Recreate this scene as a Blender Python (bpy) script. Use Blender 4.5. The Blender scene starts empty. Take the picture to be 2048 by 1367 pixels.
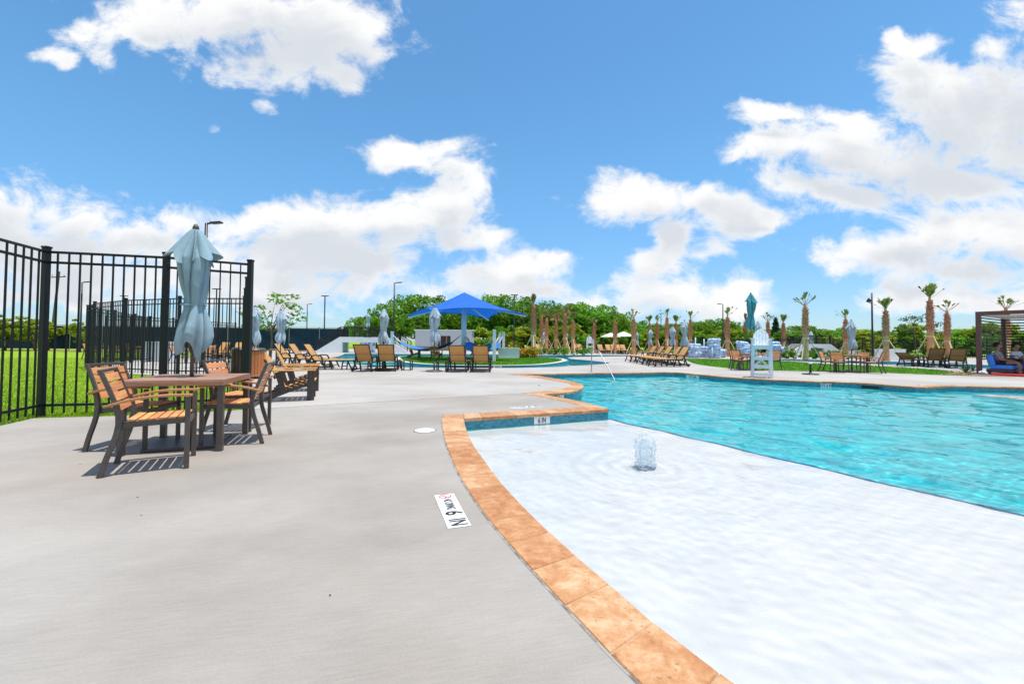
import bpy, bmesh, math, random
import numpy as np
from mathutils import Vector, Matrix, noise as mnoise
R = math.radians
random.seed(11)
sc = bpy.context.scene
col = sc.collection

# ---------------------------------------------------------------- camera
F, CX, CY = 860.0, 1024.0, 683.5
CAM = Vector((0, 0, 1.17))
PITCH, ROLL = R(1.5), R(0.5)
SH = (0.5 - F * math.tan(PITCH))
cam_d = bpy.data.cameras.new('camera')
cam = bpy.data.objects.new('camera', cam_d)
col.objects.link(cam)
cam_d.sensor_width = 36.0
cam_d.lens = F / 2048 * 36
cam_d.shift_y = SH / 2048
cam_d.clip_start = 0.05
cam_d.clip_end = 3000
CM = Matrix.Rotation(math.pi / 2 + PITCH, 3, 'X') @ Matrix.Rotation(ROLL, 3, 'Z')
cam.matrix_world = Matrix.Translation(CAM) @ CM.to_4x4()
sc.camera = cam

def ray(px, py):
    return (CM @ Vector(((px - CX) / F, (-(py - CY) + SH) / F, -1))).normalized()
def P(px, py, z=0.0):                       # where the sight line of a picture point meets height z
    d = ray(px, py)
    t = (z - CAM.z) / d.z
    return CAM + d * t
def D(px, dist, z=0.0):                     # point of a picture column at a given depth
    d = ray(px, 690)
    t = dist / d.y
    return Vector((d.x * t, dist, z))
def PW(px, py, z, zw=-0.16):                # the same through the water surface, bent by refraction
    d = ray(px, py); q = P(px, py, zw); h = Vector((d.x, d.y, 0)); c = h.length; h.normalize()
    s_ = c / 1.33
    return q + h * ((zw - z) * s_ / math.sqrt(1 - s_ * s_)) + Vector((0, 0, z - zw))
def HZ(px):                                 # picture height of the horizon in a column
    return 684.0 + (px - 1024) * math.tan(ROLL)
def ZAT(px, py, dist):                      # height of a picture point at a depth
    return CAM.z + (HZ(px) - py) * dist / F

# ---------------------------------------------------------------- sky
SUNV = Vector((0.17, -0.05, 1.0)).normalized()
w = bpy.data.worlds.new('World')
sc.world = w
w.use_nodes = True
nt = w.node_tree
nt.nodes.clear()
def N(t, typ, **kw):
    n = t.nodes.new(typ)
    for k, v in kw.items():
        if k.startswith('i_'):
            key = k[2:]
            key = int(key) if key.isdigit() else key
            n.inputs[key].default_value = v
        else:
            setattr(n, k, v)
    return n
def math_(t, op, a, b=None, c=None, clamp=False):
    n = t.nodes.new('ShaderNodeMath'); n.operation = op; n.use_clamp = clamp
    for i, x in enumerate((a, b, c)):
        if x is None: continue
        if isinstance(x, (int, float)): n.inputs[i].default_value = x
        else: t.links.new(x, n.inputs[i])
    return n.outputs[0]
def vmath(t, op, a, b=None):
    n = t.nodes.new('ShaderNodeVectorMath'); n.operation = op
    for i, x in enumerate((a, b)):
        if x is None: continue
        if isinstance(x, (tuple, list)): n.inputs[i].default_value = x
        else: t.links.new(x, n.inputs[i])
    return n
def smooth_(t, x, lo, hi):
    n = t.nodes.new('ShaderNodeMapRange'); n.interpolation_type = 'SMOOTHSTEP'
    t.links.new(x, n.inputs[0]); n.inputs[1].default_value = lo; n.inputs[2].default_value = hi
    return n.outputs[0]

BLOBS = [  # cumulus masses: centre and half size, given as picture positions of the sky directions
 (470,20,250,95),(600,80,165,75),(500,125,95,55),(330,30,130,50),(150,60,85,45),(95,92,62,17),(185,100,45,24),(720,60,62,65),(690,140,42,36),(745,95,34,30),(640,35,120,60),(110,112,20,10),
 (-60,440,240,85),(120,440,150,60),(250,475,150,60),(60,500,200,60),(340,445,60,35),(-200,400,200,90),
 (620,455,190,62),(760,450,170,62),(890,430,95,58),(930,480,110,35),(560,500,160,62),(520,440,60,35),(700,520,180,45),(420,520,120,50),(640,560,150,45),(560,590,160,40),(250,550,220,30),(900,390,60,30),
 (150,560,260,36),(60,590,240,26),(450,560,190,36),(1380,610,170,26),(1460,575,70,34),
 (820,298,118,26),(770,310,60,24),(905,335,62,24),(955,365,32,32),(880,375,22,10),
 (1040,540,120,30),(1110,520,80,22),(970,548,95,24),(1020,575,170,26),(408,246,15,10),(515,210,32,8),
 (1290,395,135,52),(1210,405,60,26),(1400,400,140,42),(1540,432,135,24),(1345,460,50,55),(1430,500,48,28),(1300,530,55,30),(1270,560,50,22),(1490,455,60,28),
 (1560,290,140,34),(1480,305,56,26),(1680,300,170,60),(1800,310,190,92),(1950,250,170,140),(2080,200,160,160),(1620,375,100,36),(1760,385,140,34),(1900,360,150,55),(1560,220,80,24),(1700,240,110,36),(1900,180,120,70),(2050,320,150,60),(1985,85,60,35),(1800,60,45,24),(1850,150,90,50),(1840,90,60,22),
 (1810,500,165,50),(1720,520,80,45),(1900,465,130,48),(2030,480,140,75),(1960,540,170,36),(1690,545,50,18),
 (1350,585,150,30),(1280,600,100,22),(1470,585,62,36),(1830,595,110,36),(1950,600,150,30),(2090,600,120,40),
]
# the smooth field of those masses is stored as a short sum of curve products f(u)*g(v): cheap to evaluate
U0, U1, V0, V1 = -1.45, 1.45, -0.05, 0.95
gu, gv = np.linspace(U0, U1, 240), np.linspace(V0, V1, 120)
GU, GV = np.meshgrid(gu, gv)
fld = np.zeros_like(GU)
for bx, by, rx, ry in BLOBS:
    bu, bv = (bx - 1024) / F, (684 + (bx - 1024) * math.tan(ROLL) - by) / F
    q = np.sqrt(((GU - bu) * F / rx * .86) ** 2 + ((GV - bv) * F / ry * .86) ** 2)
    fld += np.exp(-9.0 * q)
fld = np.clip(1 + np.log(np.maximum(fld, 1e-9)) / 9.0, -0.9, 1.0)
UU, SS, VT = np.linalg.svd(fld, full_matrices=False)
RANK = 18
wn = N(nt, 'ShaderNodeTexNoise', i_Scale=5.0, i_Detail=3.0, i_Roughness=0.6)
tc = N(nt, 'ShaderNodeTexCoord')
sep = N(nt, 'ShaderNodeSeparateXYZ'); nt.links.new(tc.outputs['Generated'], sep.inputs[0])
ay = math_(nt, 'MAXIMUM', math_(nt, 'ABSOLUTE', sep.outputs[1]), 0.02)
uu = math_(nt, 'DIVIDE', sep.outputs[0], ay)
vv = math_(nt, 'DIVIDE', sep.outputs[2], ay)
cmb = N(nt, 'ShaderNodeCombineXYZ'); nt.links.new(uu, cmb.inputs[0]); nt.links.new(vv, cmb.inputs[1])
nt.links.new(cmb.outputs[0], wn.inputs['Vector'])
wsep = N(nt, 'ShaderNodeSeparateXYZ'); nt.links.new(wn.outputs['Color'], wsep.inputs[0])
uw = math_(nt, 'MULTIPLY_ADD', math_(nt, 'SUBTRACT', wsep.outputs[0], .5), .13, uu)
vw = math_(nt, 'MULTIPLY_ADD', math_(nt, 'SUBTRACT', wsep.outputs[1], .5), .09, vv)
def curve_node(tree, src, funcs, npts):
    """one RGB curve node holding three sampled functions; returns colour output and (scale, offset) for each"""
    n = tree.nodes.new('ShaderNodeRGBCurve'); m = n.mapping; m.use_clip = False
    cc = N(tree, 'ShaderNodeCombineColor'); 
    for i in range(3): tree.links.new(src, cc.inputs[i])
    tree.links.new(cc.outputs[0], n.inputs['Color']); so = []
    for i, f in enumerate(funcs):
        lo, hi = float(f.min()), float(f.max()); c = m.curves[i]; sn = (f - lo) / (hi - lo + 1e-9)
        xs_ = np.linspace(0, 1, npts); ys_ = np.interp(xs_, np.linspace(0, 1, len(f)), sn)
        c.points[0].location = (0, float(ys_[0])); c.points[1].location = (1, float(ys_[-1]))
        for x, y in zip(xs_[1:-1], ys_[1:-1]): c.points.new(float(x), float(y))
        for p in c.points: p.handle_type = 'AUTO'
        so.append((hi - lo, lo))
    m.update()
    a = vmath(tree, 'MULTIPLY', n.outputs[0], tuple(k[0] for k in so)).outputs[0]
    return vmath(tree, 'ADD', a, tuple(k[1] for k in so)).outputs[0]
def field(usrc, vsrc, rank):
    un = math_(nt, 'MULTIPLY_ADD', usrc, 1 / (U1 - U0), -U0 / (U1 - U0), clamp=True)
    vn = math_(nt, 'MULTIPLY_ADD', vsrc, 1 / (V1 - V0), -V0 / (V1 - V0), clamp=True)
    tot = None
    for k in range(0, rank, 3):
        a = curve_node(nt, un, [VT[k + i] * math.sqrt(SS[k + i]) for i in range(3)], 90)
        b = curve_node(nt, vn, [UU[:, k + i] * math.sqrt(SS[k + i]) for i in range(3)], 60)
        d = vmath(nt, 'DOT_PRODUCT', a, b).outputs['Value']
        tot = d if tot is None else math_(nt, 'ADD', tot, d)
    return tot
m1 = field(uw, vw, RANK)
m2 = field(math_(nt, 'ADD', uw, .012), math_(nt, 'ADD', vw, .05), 6)
pstr = vmath(nt, 'MULTIPLY', cmb.outputs[0], (1.0, 1.35, 1.0)).outputs[0]
fb = N(nt, 'ShaderNodeTexNoise', i_Scale=6.0, i_Detail=11.0, i_Roughness=0.66, i_Distortion=0.35); nt.links.new(pstr, fb.inputs['Vector'])
nn = math_(nt, 'MULTIPLY', math_(nt, 'SUBTRACT', fb.outputs['Fac'], 0.5), 3.0)
dens1 = math_(nt, 'ADD', m1, nn)
# the same broken cumulus goes on over the rest of the sky
gn = N(nt, 'ShaderNodeTexNoise', i_Scale=2.6, i_Detail=5.0, i_Roughness=0.6); nt.links.new(tc.outputs['Generated'], gn.inputs['Vector'])
outm = math_(nt, 'MAXIMUM', smooth_(nt, math_(nt, 'ABSOLUTE', uu), 1.25, 1.7), smooth_(nt, vv, 0.85, 1.2))
gen = math_(nt, 'SUBTRACT', math_(nt, 'MULTIPLY', math_(nt, 'SUBTRACT', gn.outputs['Fac'], 0.5), 5.0), math_(nt, 'MULTIPLY', math_(nt, 'SUBTRACT', 1.0, outm), 4.0))
dens = math_(nt, 'MAXIMUM', dens1, gen)
alpha = smooth_(nt, dens, -0.06, 0.68)
thick = smooth_(nt, math_(nt, 'ADD', m1, math_(nt, 'MULTIPLY', nn, .4)), 0.10, 0.75)
under = smooth_(nt, math_(nt, 'ADD', m2, math_(nt, 'MULTIPLY', nn, .35)), 0.15, 0.85)
shade = math_(nt, 'MULTIPLY', under, thick, clamp=True)
crmp = N(nt, 'ShaderNodeMix', data_type='RGBA'); nt.links.new(shade, crmp.inputs[0])
crmp.inputs[6].default_value = (1.0, 1.0, 1.0, 1); crmp.inputs[7].default_value = (0.70, 0.745, 0.80, 1)
sky = N(nt, 'ShaderNodeTexSky', sky_type='NISHITA', sun_disc=False)
sky.sun_elevation = math.asin(SUNV.z)
sky.sun_rotation = math.atan2(SUNV.x, SUNV.y)
sky.altitude = 0; sky.air_density = 1.0; sky.dust_density = 0.3; sky.ozone_density = 4.0
hs = N(nt, 'ShaderNodeHueSaturation', i_Saturation=1.05, i_Value=1.0, i_Hue=0.497)
nt.links.new(sky.outputs[0], hs.inputs['Color'])
tmix = N(nt, 'ShaderNodeMix', data_type='RGBA'); nt.links.new(smooth_(nt, sep.outputs[2], -0.02, 0.40), tmix.inputs[0])
tmix.inputs[6].default_value = (0.66, 0.79, 0.98, 1); tmix.inputs[7].default_value = (0.86, 1.18, 1.22, 1)
tint = vmath(nt, 'MULTIPLY', hs.outputs[0], tmix.outputs[2]).outputs[0]
bg1 = N(nt, 'ShaderNodeBackground', i_Strength=0.14); nt.links.new(tint, bg1.inputs[0])
bg2 = N(nt, 'ShaderNodeBackground', i_Strength=0.88); nt.links.new(crmp.outputs[2], bg2.inputs[0])
ms = N(nt, 'ShaderNodeMixShader'); nt.links.new(alpha, ms.inputs[0]); nt.links.new(bg1.outputs[0], ms.inputs[1]); nt.links.new(bg2.outputs[0], ms.inputs[2])
wo = N(nt, 'ShaderNodeOutputWorld'); nt.links.new(ms.outputs[0], wo.inputs[0])
w.cycles.sampling_method = 'MANUAL'
w.cycles.sample_map_resolution = 512

# ---------------------------------------------------------------- sun and exposure
sd = bpy.data.lights.new('sun', 'SUN'); sd.cycles.is_caustics_light = True; sd.energy = 4.4; sd.angle = R(0.5); sd.color = (1.0, 0.96, 0.9)
so = bpy.data.objects.new('sun', sd); col.objects.link(so)
so.rotation_euler = SUNV.to_track_quat('Z', 'Y').to_euler()
so.location = (5, -5, 30)
sc.view_settings.view_transform = 'Standard'
sc.view_settings.look = 'None'
sc.view_settings.gamma = 1.0
sc.view_settings.exposure = 0.2
sc.cycles.max_bounces = 7
sc.cycles.transparent_max_bounces = 24
sc.cycles.caustics_reflective = False
sc.cycles.caustics_refractive = True
sc.cycles.use_denoising = True
sc.cycles.use_adaptive_sampling = True
sc.cycles.adaptive_threshold = 0.02

# ---------------------------------------------------------------- materials
MATS = {}
def mat(name, color, rough=0.6, color2=None, nscale=8.0, stretch=(1, 1, 1), bump=0.0, bscale=40.0, metal=0.0, spec=0.5,
        rnd=0.0, transl=0.0, coat=0.0, detail=6.0, contrast=(0.3, 0.7), world=False):
    m = bpy.data.materials.new(name); m.use_nodes = True
    t = m.node_tree; b = t.nodes['Principled BSDF']
    b.inputs['Roughness'].default_value = rough
    b.inputs['Metallic'].default_value = metal
    b.inputs['Specular IOR Level'].default_value = spec
    b.inputs['Coat Weight'].default_value = coat
    c4 = tuple(color) + (1,)
    b.inputs['Base Color'].default_value = c4
    tcn = N(t, 'ShaderNodeTexCoord')
    src = tcn.outputs['Object']
    if world:
        src = N(t, 'ShaderNodeNewGeometry').outputs['Position']
    mp = N(t, 'ShaderNodeMapping'); t.links.new(src, mp.inputs[0]); mp.inputs['Scale'].default_value = stretch
    out = None
    if color2 is not None:
        n = N(t, 'ShaderNodeTexNoise', i_Scale=nscale, i_Detail=detail, i_Roughness=0.6); t.links.new(mp.outputs[0], n.inputs['Vector'])
        f = smooth_(t, n.outputs['Fac'], *contrast)
        mx = N(t, 'ShaderNodeMix', data_type='RGBA'); t.links.new(f, mx.inputs[0])
        mx.inputs[6].default_value = c4; mx.inputs[7].default_value = tuple(color2) + (1,)
        out = mx.outputs[2]
    if rnd:
        oi = N(t, 'ShaderNodeObjectInfo')
        h = N(t, 'ShaderNodeHueSaturation')
        if out is not None: t.links.new(out, h.inputs['Color'])
        else: h.inputs['Color'].default_value = c4
        t.links.new(math_(t, 'MULTIPLY_ADD', oi.outputs['Random'], rnd, 1 - rnd / 2), h.inputs['Value'])
        t.links.new(math_(t, 'MULTIPLY_ADD', oi.outputs['Random'], rnd * .06, 0.5 - rnd * .03), h.inputs['Hue'])
        out = h.outputs[0]
    if out is not None: t.links.new(out, b.inputs['Base Color'])
    if bump:
        n2 = N(t, 'ShaderNodeTexNoise', i_Scale=bscale, i_Detail=5.0); t.links.new(mp.outputs[0], n2.inputs['Vector'])
        bp = N(t, 'ShaderNodeBump', i_Strength=bump, i_Distance=0.01); t.links.new(n2.outputs['Fac'], bp.inputs['Height'])
        t.links.new(bp.outputs[0], b.inputs['Normal'])
    if transl:
        tr = N(t, 'ShaderNodeBsdfTranslucent'); tr.inputs[0].default_value = c4
        if out is not None: t.links.new(out, tr.inputs[0])
        mxs = N(t, 'ShaderNodeMixShader'); mxs.inputs[0].default_value = transl
        t.links.new(b.outputs[0], mxs.inputs[1]); t.links.new(tr.outputs[0], mxs.inputs[2])
        t.links.new(mxs.outputs[0], t.nodes['Material Output'].inputs[0])
    MATS[name] = m
    return m
mat('fence_black', (0.004, 0.006, 0.011), 0.4, spec=0.4)
mat('dark_metal', (0.075, 0.058, 0.05), 0.42, spec=0.5, color2=(0.10, 0.08, 0.068), nscale=30)
mat('lounger_frame', (0.02, 0.017, 0.016), 0.4)
mat('lamp_black', (0.008, 0.009, 0.011), 0.4)
mat('wood_slat', (0.62, 0.235, 0.075), 0.55, color2=(0.80, 0.37, 0.145), nscale=3, stretch=(14, 1.2, 14), rnd=0.25, bump=0.1)
mat('wood_arm', (0.40, 0.16, 0.06), 0.5, color2=(0.52, 0.24, 0.10), nscale=4, stretch=(1.5, 14, 14), rnd=0.2)
mat('wood_table', (0.30, 0.15, 0.09), 0.5, color2=(0.40, 0.22, 0.135), nscale=3, stretch=(1.2, 16, 16), rnd=0.22)
mat('adirondack', (0.60, 0.29, 0.075), 0.5, color2=(0.74, 0.40, 0.13), nscale=3, stretch=(8, 8, 2), rnd=0.15)
mat('adirondack_dark', (0.045, 0.036, 0.034), 0.5, color2=(0.065, 0.05, 0.045), nscale=20)
mat('sling', (0.62, 0.34, 0.115), 0.7, color2=(0.72, 0.43, 0.16), nscale=60, stretch=(1, 1, 1), transl=0.25, rnd=0.15)
mat('sling_olive', (0.26, 0.17, 0.07), 0.7, color2=(0.33, 0.22, 0.09), nscale=60, transl=0.25, rnd=0.1)
mat('fabric', (0.34, 0.48, 0.51), 0.85, color2=(0.42, 0.56, 0.59), nscale=6, bump=0.25, bscale=300, rnd=0.12, transl=0.15)
mat('fabric_near', (0.24, 0.36, 0.42), 0.85, color2=(0.32, 0.45, 0.51), nscale=6, bump=0.9, bscale=9, stretch=(1, 1, .35), transl=0.12)
mat('fabric_teal', (0.05, 0.30, 0.36), 0.85, color2=(0.07, 0.36, 0.42), nscale=6, bump=0.2, bscale=300, transl=0.15)
mat('fabric_pale', (0.36, 0.47, 0.56), 0.85, color2=(0.48, 0.58, 0.65), nscale=5, rnd=0.15, transl=0.15)
mat('fabric_white', (0.75, 0.76, 0.74), 0.85, transl=0.2)
mat('shade_blue', (0.01, 0.135, 0.62), 0.75, color2=(0.014, 0.165, 0.70), nscale=4, transl=0.3)
mat('mast_blue', (0.48, 0.66, 0.80), 0.4)
mat('hammock_blue', (0.02, 0.13, 0.42), 0.85, color2=(0.05, 0.22, 0.55), nscale=14, stretch=(1, 8, 1))
mat('rope', (0.55, 0.58, 0.6), 0.9)
mat('post_white', (0.70, 0.74, 0.78), 0.55)
mat('white_poly', (0.80, 0.83, 0.85), 0.45, color2=(0.72, 0.76, 0.79), nscale=5)
mat('white_wall', (0.86, 0.86, 0.86), 0.8, color2=(0.79, 0.79, 0.80), nscale=1.5, bump=0.15, bscale=60)
mat('green_wall', (0.22, 0.52, 0.42), 0.7, color2=(0.28, 0.58, 0.48), nscale=2)
mat('mosaic', (0.10, 0.28, 0.62), 0.4, color2=(0.75, 0.82, 0.88), nscale=5, contrast=(0.42, 0.55))
mat('screen', (0.006, 0.028, 0.042), 0.75, color2=(0.012, 0.045, 0.065), nscale=0.8, spec=0.2)
mat('steel', (0.36, 0.37, 0.39), 0.45, metal=1.0)
mat('bark', (0.16, 0.11, 0.08), 0.9, color2=(0.09, 0.065, 0.05), nscale=6, bump=0.6, bscale=20)
mat('palm_trunk', (0.72, 0.37, 0.17), 0.9, color2=(0.50, 0.23, 0.10), nscale=9, stretch=(1, 1, 0.35), bump=0.6, bscale=24)
mat('palm_boot', (0.62, 0.31, 0.17), 0.9, color2=(0.30, 0.125, 0.07), nscale=7, rnd=0.2)
mat('palm_green', (0.14, 0.27, 0.03), 0.6, color2=(0.34, 0.33, 0.06), nscale=4, transl=0.3, rnd=0.3)
mat('palm_brown', (0.46, 0.27, 0.12), 0.8, color2=(0.26, 0.14, 0.065), nscale=4, transl=0.2)
mat('palm_dark', (0.035, 0.05, 0.022), 0.7, transl=0.15)
mat('stake', (0.72, 0.55, 0.32), 0.8, color2=(0.60, 0.44, 0.25), nscale=10, stretch=(8, 8, 1))
mat('leaf', (0.07, 0.215, 0.013), 0.55, color2=(0.26, 0.45, 0.025), nscale=0.55, transl=0.45, rnd=0.55, spec=0.3, detail=3)
mat('leaf_yellow', (0.20, 0.30, 0.015), 0.55, color2=(0.42, 0.48, 0.02), nscale=0.9, transl=0.4, rnd=0.2, spec=0.3)
mat('leaf_dark', (0.025, 0.07, 0.025), 0.6, color2=(0.06, 0.13, 0.03), nscale=0.9, transl=0.3, rnd=0.3, spec=0.3)
mat('flower', (0.75, 0.20, 0.03), 0.6, color2=(0.85, 0.35, 0.05), nscale=8, transl=0.3)
mat('blade', (0.19, 0.35, 0.016), 0.6, color2=(0.36, 0.48, 0.032), nscale=0.7, transl=0.35, spec=0.2)
mat('red', (0.62, 0.02, 0.03), 0.5)
mat('cushion', (0.07, 0.27, 0.85), 0.8, color2=(0.09, 0.32, 0.90), nscale=5, bump=0.15, bscale=80)
mat('cabana', (0.115, 0.045, 0.04), 0.45, color2=(0.15, 0.06, 0.052), nscale=6)
mat('cabana_slat', (0.018, 0.014, 0.014), 0.5)
mat('bin_slat', (0.50, 0.16, 0.045), 0.55, color2=(0.60, 0.22, 0.07), nscale=3, stretch=(10, 10, 1), rnd=0.2)
mat('black_plastic', (0.012, 0.012, 0.013), 0.45)
mat('tile_white', (0.80, 0.80, 0.77), 0.35, color2=(0.72, 0.72, 0.69), nscale=14)
mat('ink', (0.012, 0.012, 0.014), 0.5)
mat('ink_red', (0.55, 0.03, 0.03), 0.5)
mat('sealant', (0.34, 0.32, 0.29), 0.8, color2=(0.14, 0.13, 0.12), nscale=9, contrast=(.4,.6), world=True)
mat('mulch', (0.20, 0.11, 0.06), 0.95, color2=(0.32, 0.20, 0.11), nscale=9, bump=1.0, bscale=30)
mat('grout', (0.50, 0.36, 0.24), 0.9, color2=(0.40, 0.28, 0.18), nscale=12)
mat('curb', (0.70, 0.67, 0.58), 0.8, color2=(0.62, 0.59, 0.5), nscale=4)
mat('terracotta', (0.42, 0.14, 0.07), 0.7)
mat('tube', (0.70, 0.80, 0.90), 0.25, color2=(0.14, 0.36, 0.74), nscale=5.0, contrast=(0.50, 0.62), spec=0.5, rnd=0.1, transl=0.3)
mat('building', (0.62, 0.63, 0.63), 0.8, color2=(0.56, 0.57, 0.57), nscale=3, stretch=(12, 12, .3))
mat('stone', (0.30, 0.24, 0.19), 0.9, color2=(0.18, 0.15, 0.12), nscale=3)
mat('skin', (0.36, 0.165, 0.095), 0.5)
mat('hair', (0.010, 0.008, 0.008), 0.8, bump=1.0, bscale=60)
mat('shirt_grey', (0.30, 0.31, 0.36), 0.9, color2=(0.24, 0.25, 0.29), nscale=9)
mat('shirt_white', (0.62, 0.68, 0.76), 0.9, color2=(0.5, 0.56, 0.66), nscale=6)
mat('cloth_black', (0.012, 0.012, 0.016), 0.9)
mat('eye_white', (0.8, 0.8, 0.8), 0.3)
mat('lip', (0.22, 0.06, 0.05), 0.5)
mat('utility_wood', (0.12, 0.09, 0.075), 0.9)
mat('roof_pale', (0.78, 0.76, 0.70), 0.85, transl=0.2)
mat('ledge_trim', (0.004, 0.055, 0.16), 0.3, color2=(0.01, 0.10, 0.24), nscale=30)
mat('plaster_white', (0.89, 0.86, 0.82), 0.7, color2=(0.82, 0.795, 0.76), nscale=3.0, detail=12, contrast=(.35, .65), bump=.3, bscale=60)
mat('plaster_blue', (0.03, 0.60, 0.63), 0.7, color2=(0.018, 0.51, 0.55), nscale=1.2)

def concrete(name, c1, c2, ang):
    m = bpy.data.materials.new(name); m.use_nodes = True
    t = m.node_tree; b = t.nodes['Principled BSDF']; b.inputs['Roughness'].default_value = 0.85
    b.inputs['Specular IOR Level'].default_value = 0.25
    pos = N(t, 'ShaderNodeNewGeometry').outputs['Position']
    mp = N(t, 'ShaderNodeMapping'); t.links.new(pos, mp.inputs[0]); mp.inputs['Rotation'].default_value = (0, 0, ang)
    st = N(t, 'ShaderNodeMapping'); t.links.new(mp.outputs[0], st.inputs[0]); st.inputs['Scale'].default_value = (7, 80, 1)
    n1 = N(t, 'ShaderNodeTexNoise', i_Scale=1.0, i_Detail=5.0, i_Roughness=0.65); t.links.new(st.outputs[0], n1.inputs['Vector'])
    st2 = N(t, 'ShaderNodeMapping'); t.links.new(mp.outputs[0], st2.inputs[0]); st2.inputs['Scale'].default_value = (0.5, 0.8, 1)
    n2 = N(t, 'ShaderNodeTexNoise', i_Scale=1.0, i_Detail=7.0, i_Roughness=0.6); t.links.new(st2.outputs[0], n2.inputs['Vector'])
    n3 = N(t, 'ShaderNodeTexNoise', i_Scale=90.0, i_Detail=3.0); t.links.new(pos, n3.inputs['Vector'])
    n4 = N(t, 'ShaderNodeTexNoise', i_Scale=0.35, i_Detail=4.0); t.links.new(pos, n4.inputs['Vector'])
    f = math_(t, 'ADD', math_(t, 'MULTIPLY', smooth_(t, n1.outputs['Fac'], .3, .7), .26), math_(t, 'ADD', math_(t, 'MULTIPLY', smooth_(t, n2.outputs['Fac'], .3, .7), .56), math_(t, 'MULTIPLY', smooth_(t, n3.outputs['Fac'], .3, .7), .18)))
    mx = N(t, 'ShaderNodeMix', data_type='RGBA'); t.links.new(f, mx.inputs[0])
    mx.inputs[6].default_value = tuple(c1) + (1,); mx.inputs[7].default_value = tuple(c2) + (1,)
    mx2 = N(t, 'ShaderNodeMix', data_type='RGBA', blend_type='MULTIPLY')
    t.links.new(mx.outputs[2], mx2.inputs[6]); mx2.inputs[0].default_value = 1.0
    sp = N(t, 'ShaderNodeMix', data_type='RGBA'); t.links.new(smooth_(t, n4.outputs['Fac'], .35, .62), sp.inputs[0])
    sp.inputs[6].default_value = (0.85, 0.825, 0.80, 1); sp.inputs[7].default_value = (1, 1, 1, 1)
    t.links.new(sp.outputs[2], mx2.inputs[7])
    # scattered small dark specks
    vo = N(t, 'ShaderNodeTexVoronoi', i_Scale=1.7); t.links.new(pos, vo.inputs['Vector'])
    spk = math_(t, 'LESS_THAN', vo.outputs['Distance'], 0.005)
    mx3 = N(t, 'ShaderNodeMix', data_type='RGBA'); t.links.new(math_(t, 'MULTIPLY', spk, .0), mx3.inputs[0])
    t.links.new(mx2.outputs[2], mx3.inputs[6]); mx3.inputs[7].default_value = (.08, .06, .05, 1)
    t.links.new(mx3.outputs[2], b.inputs['Base Color'])
    h = math_(t, 'ADD', math_(t, 'MULTIPLY', n1.outputs['Fac'], .7), math_(t, 'MULTIPLY', n3.outputs['Fac'], .35))
    bp = N(t, 'ShaderNodeBump', i_Strength=0.35, i_Distance=0.004); t.links.new(h, bp.inputs['Height'])
    t.links.new(bp.outputs[0], b.inputs['Normal'])
    MATS[name] = m
concrete('concrete_near', (0.29, 0.262, 0.230), (0.435, 0.396, 0.350), R(-14))
concrete('concrete_far', (0.39, 0.36, 0.325), (0.48, 0.447, 0.407), R(5))

def travertine():
    m = bpy.data.materials.new('travertine'); m.use_nodes = True
    t = m.node_tree; b = t.nodes['Principled BSDF']; b.inputs['Roughness'].default_value = 0.6
    pos = N(t, 'ShaderNodeNewGeometry').outputs['Position']
    oi = N(t, 'ShaderNodeObjectInfo')
    off = vmath(t, 'ADD', pos, None); 
    sc_ = N(t, 'ShaderNodeVectorMath', operation='SCALE'); sc_.inputs[0].default_value = (37, 17, 5); t.links.new(oi.outputs['Random'], sc_.inputs['Scale'])
    t.links.new(sc_.outputs[0], off.inputs[1])
    n1 = N(t, 'ShaderNodeTexNoise', i_Scale=9.0, i_Detail=12.0, i_Roughness=0.76, i_Distortion=0.3); t.links.new(off.outputs[0], n1.inputs['Vector'])
    n2 = N(t, 'ShaderNodeTexNoise', i_Scale=38.0, i_Detail=4.0, i_Roughness=0.6); t.links.new(off.outputs[0], n2.inputs['Vector'])
    r = N(t, 'ShaderNodeValToRGB'); e = r.color_ramp.elements
    e[0].position = .35; e[0].color = (.38, .145, .045, 1); e[1].position = .66; e[1].color = (.62, .40, .225, 1)
    k = e.new(.5); k.color = (.50, .245, .10, 1)
    t.links.new(math_(t, 'ADD', n1.outputs['Fac'], math_(t, 'MULTIPLY', math_(t, 'SUBTRACT', oi.outputs['Random'], .5), .20)), r.inputs[0])
    pit = smooth_(t, n2.outputs['Fac'], .62, .70)
    mx = N(t, 'ShaderNodeMix', data_type='RGBA'); t.links.new(math_(t, 'MULTIPLY', pit, .65), mx.inputs[0])
    t.links.new(r.outputs[0], mx.inputs[6]); mx.inputs[7].default_value = (.27, .10, .04, 1)
    t.links.new(mx.outputs[2], b.inputs['Base Color'])
    bp = N(t, 'ShaderNodeBump', i_Strength=0.4, i_Distance=0.004); t.links.new(math_(t, 'SUBTRACT', n1.outputs['Fac'], pit), bp.inputs['Height'])
    t.links.new(bp.outputs[0], b.inputs['Normal'])
    MATS['travertine'] = m
travertine()

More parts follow.
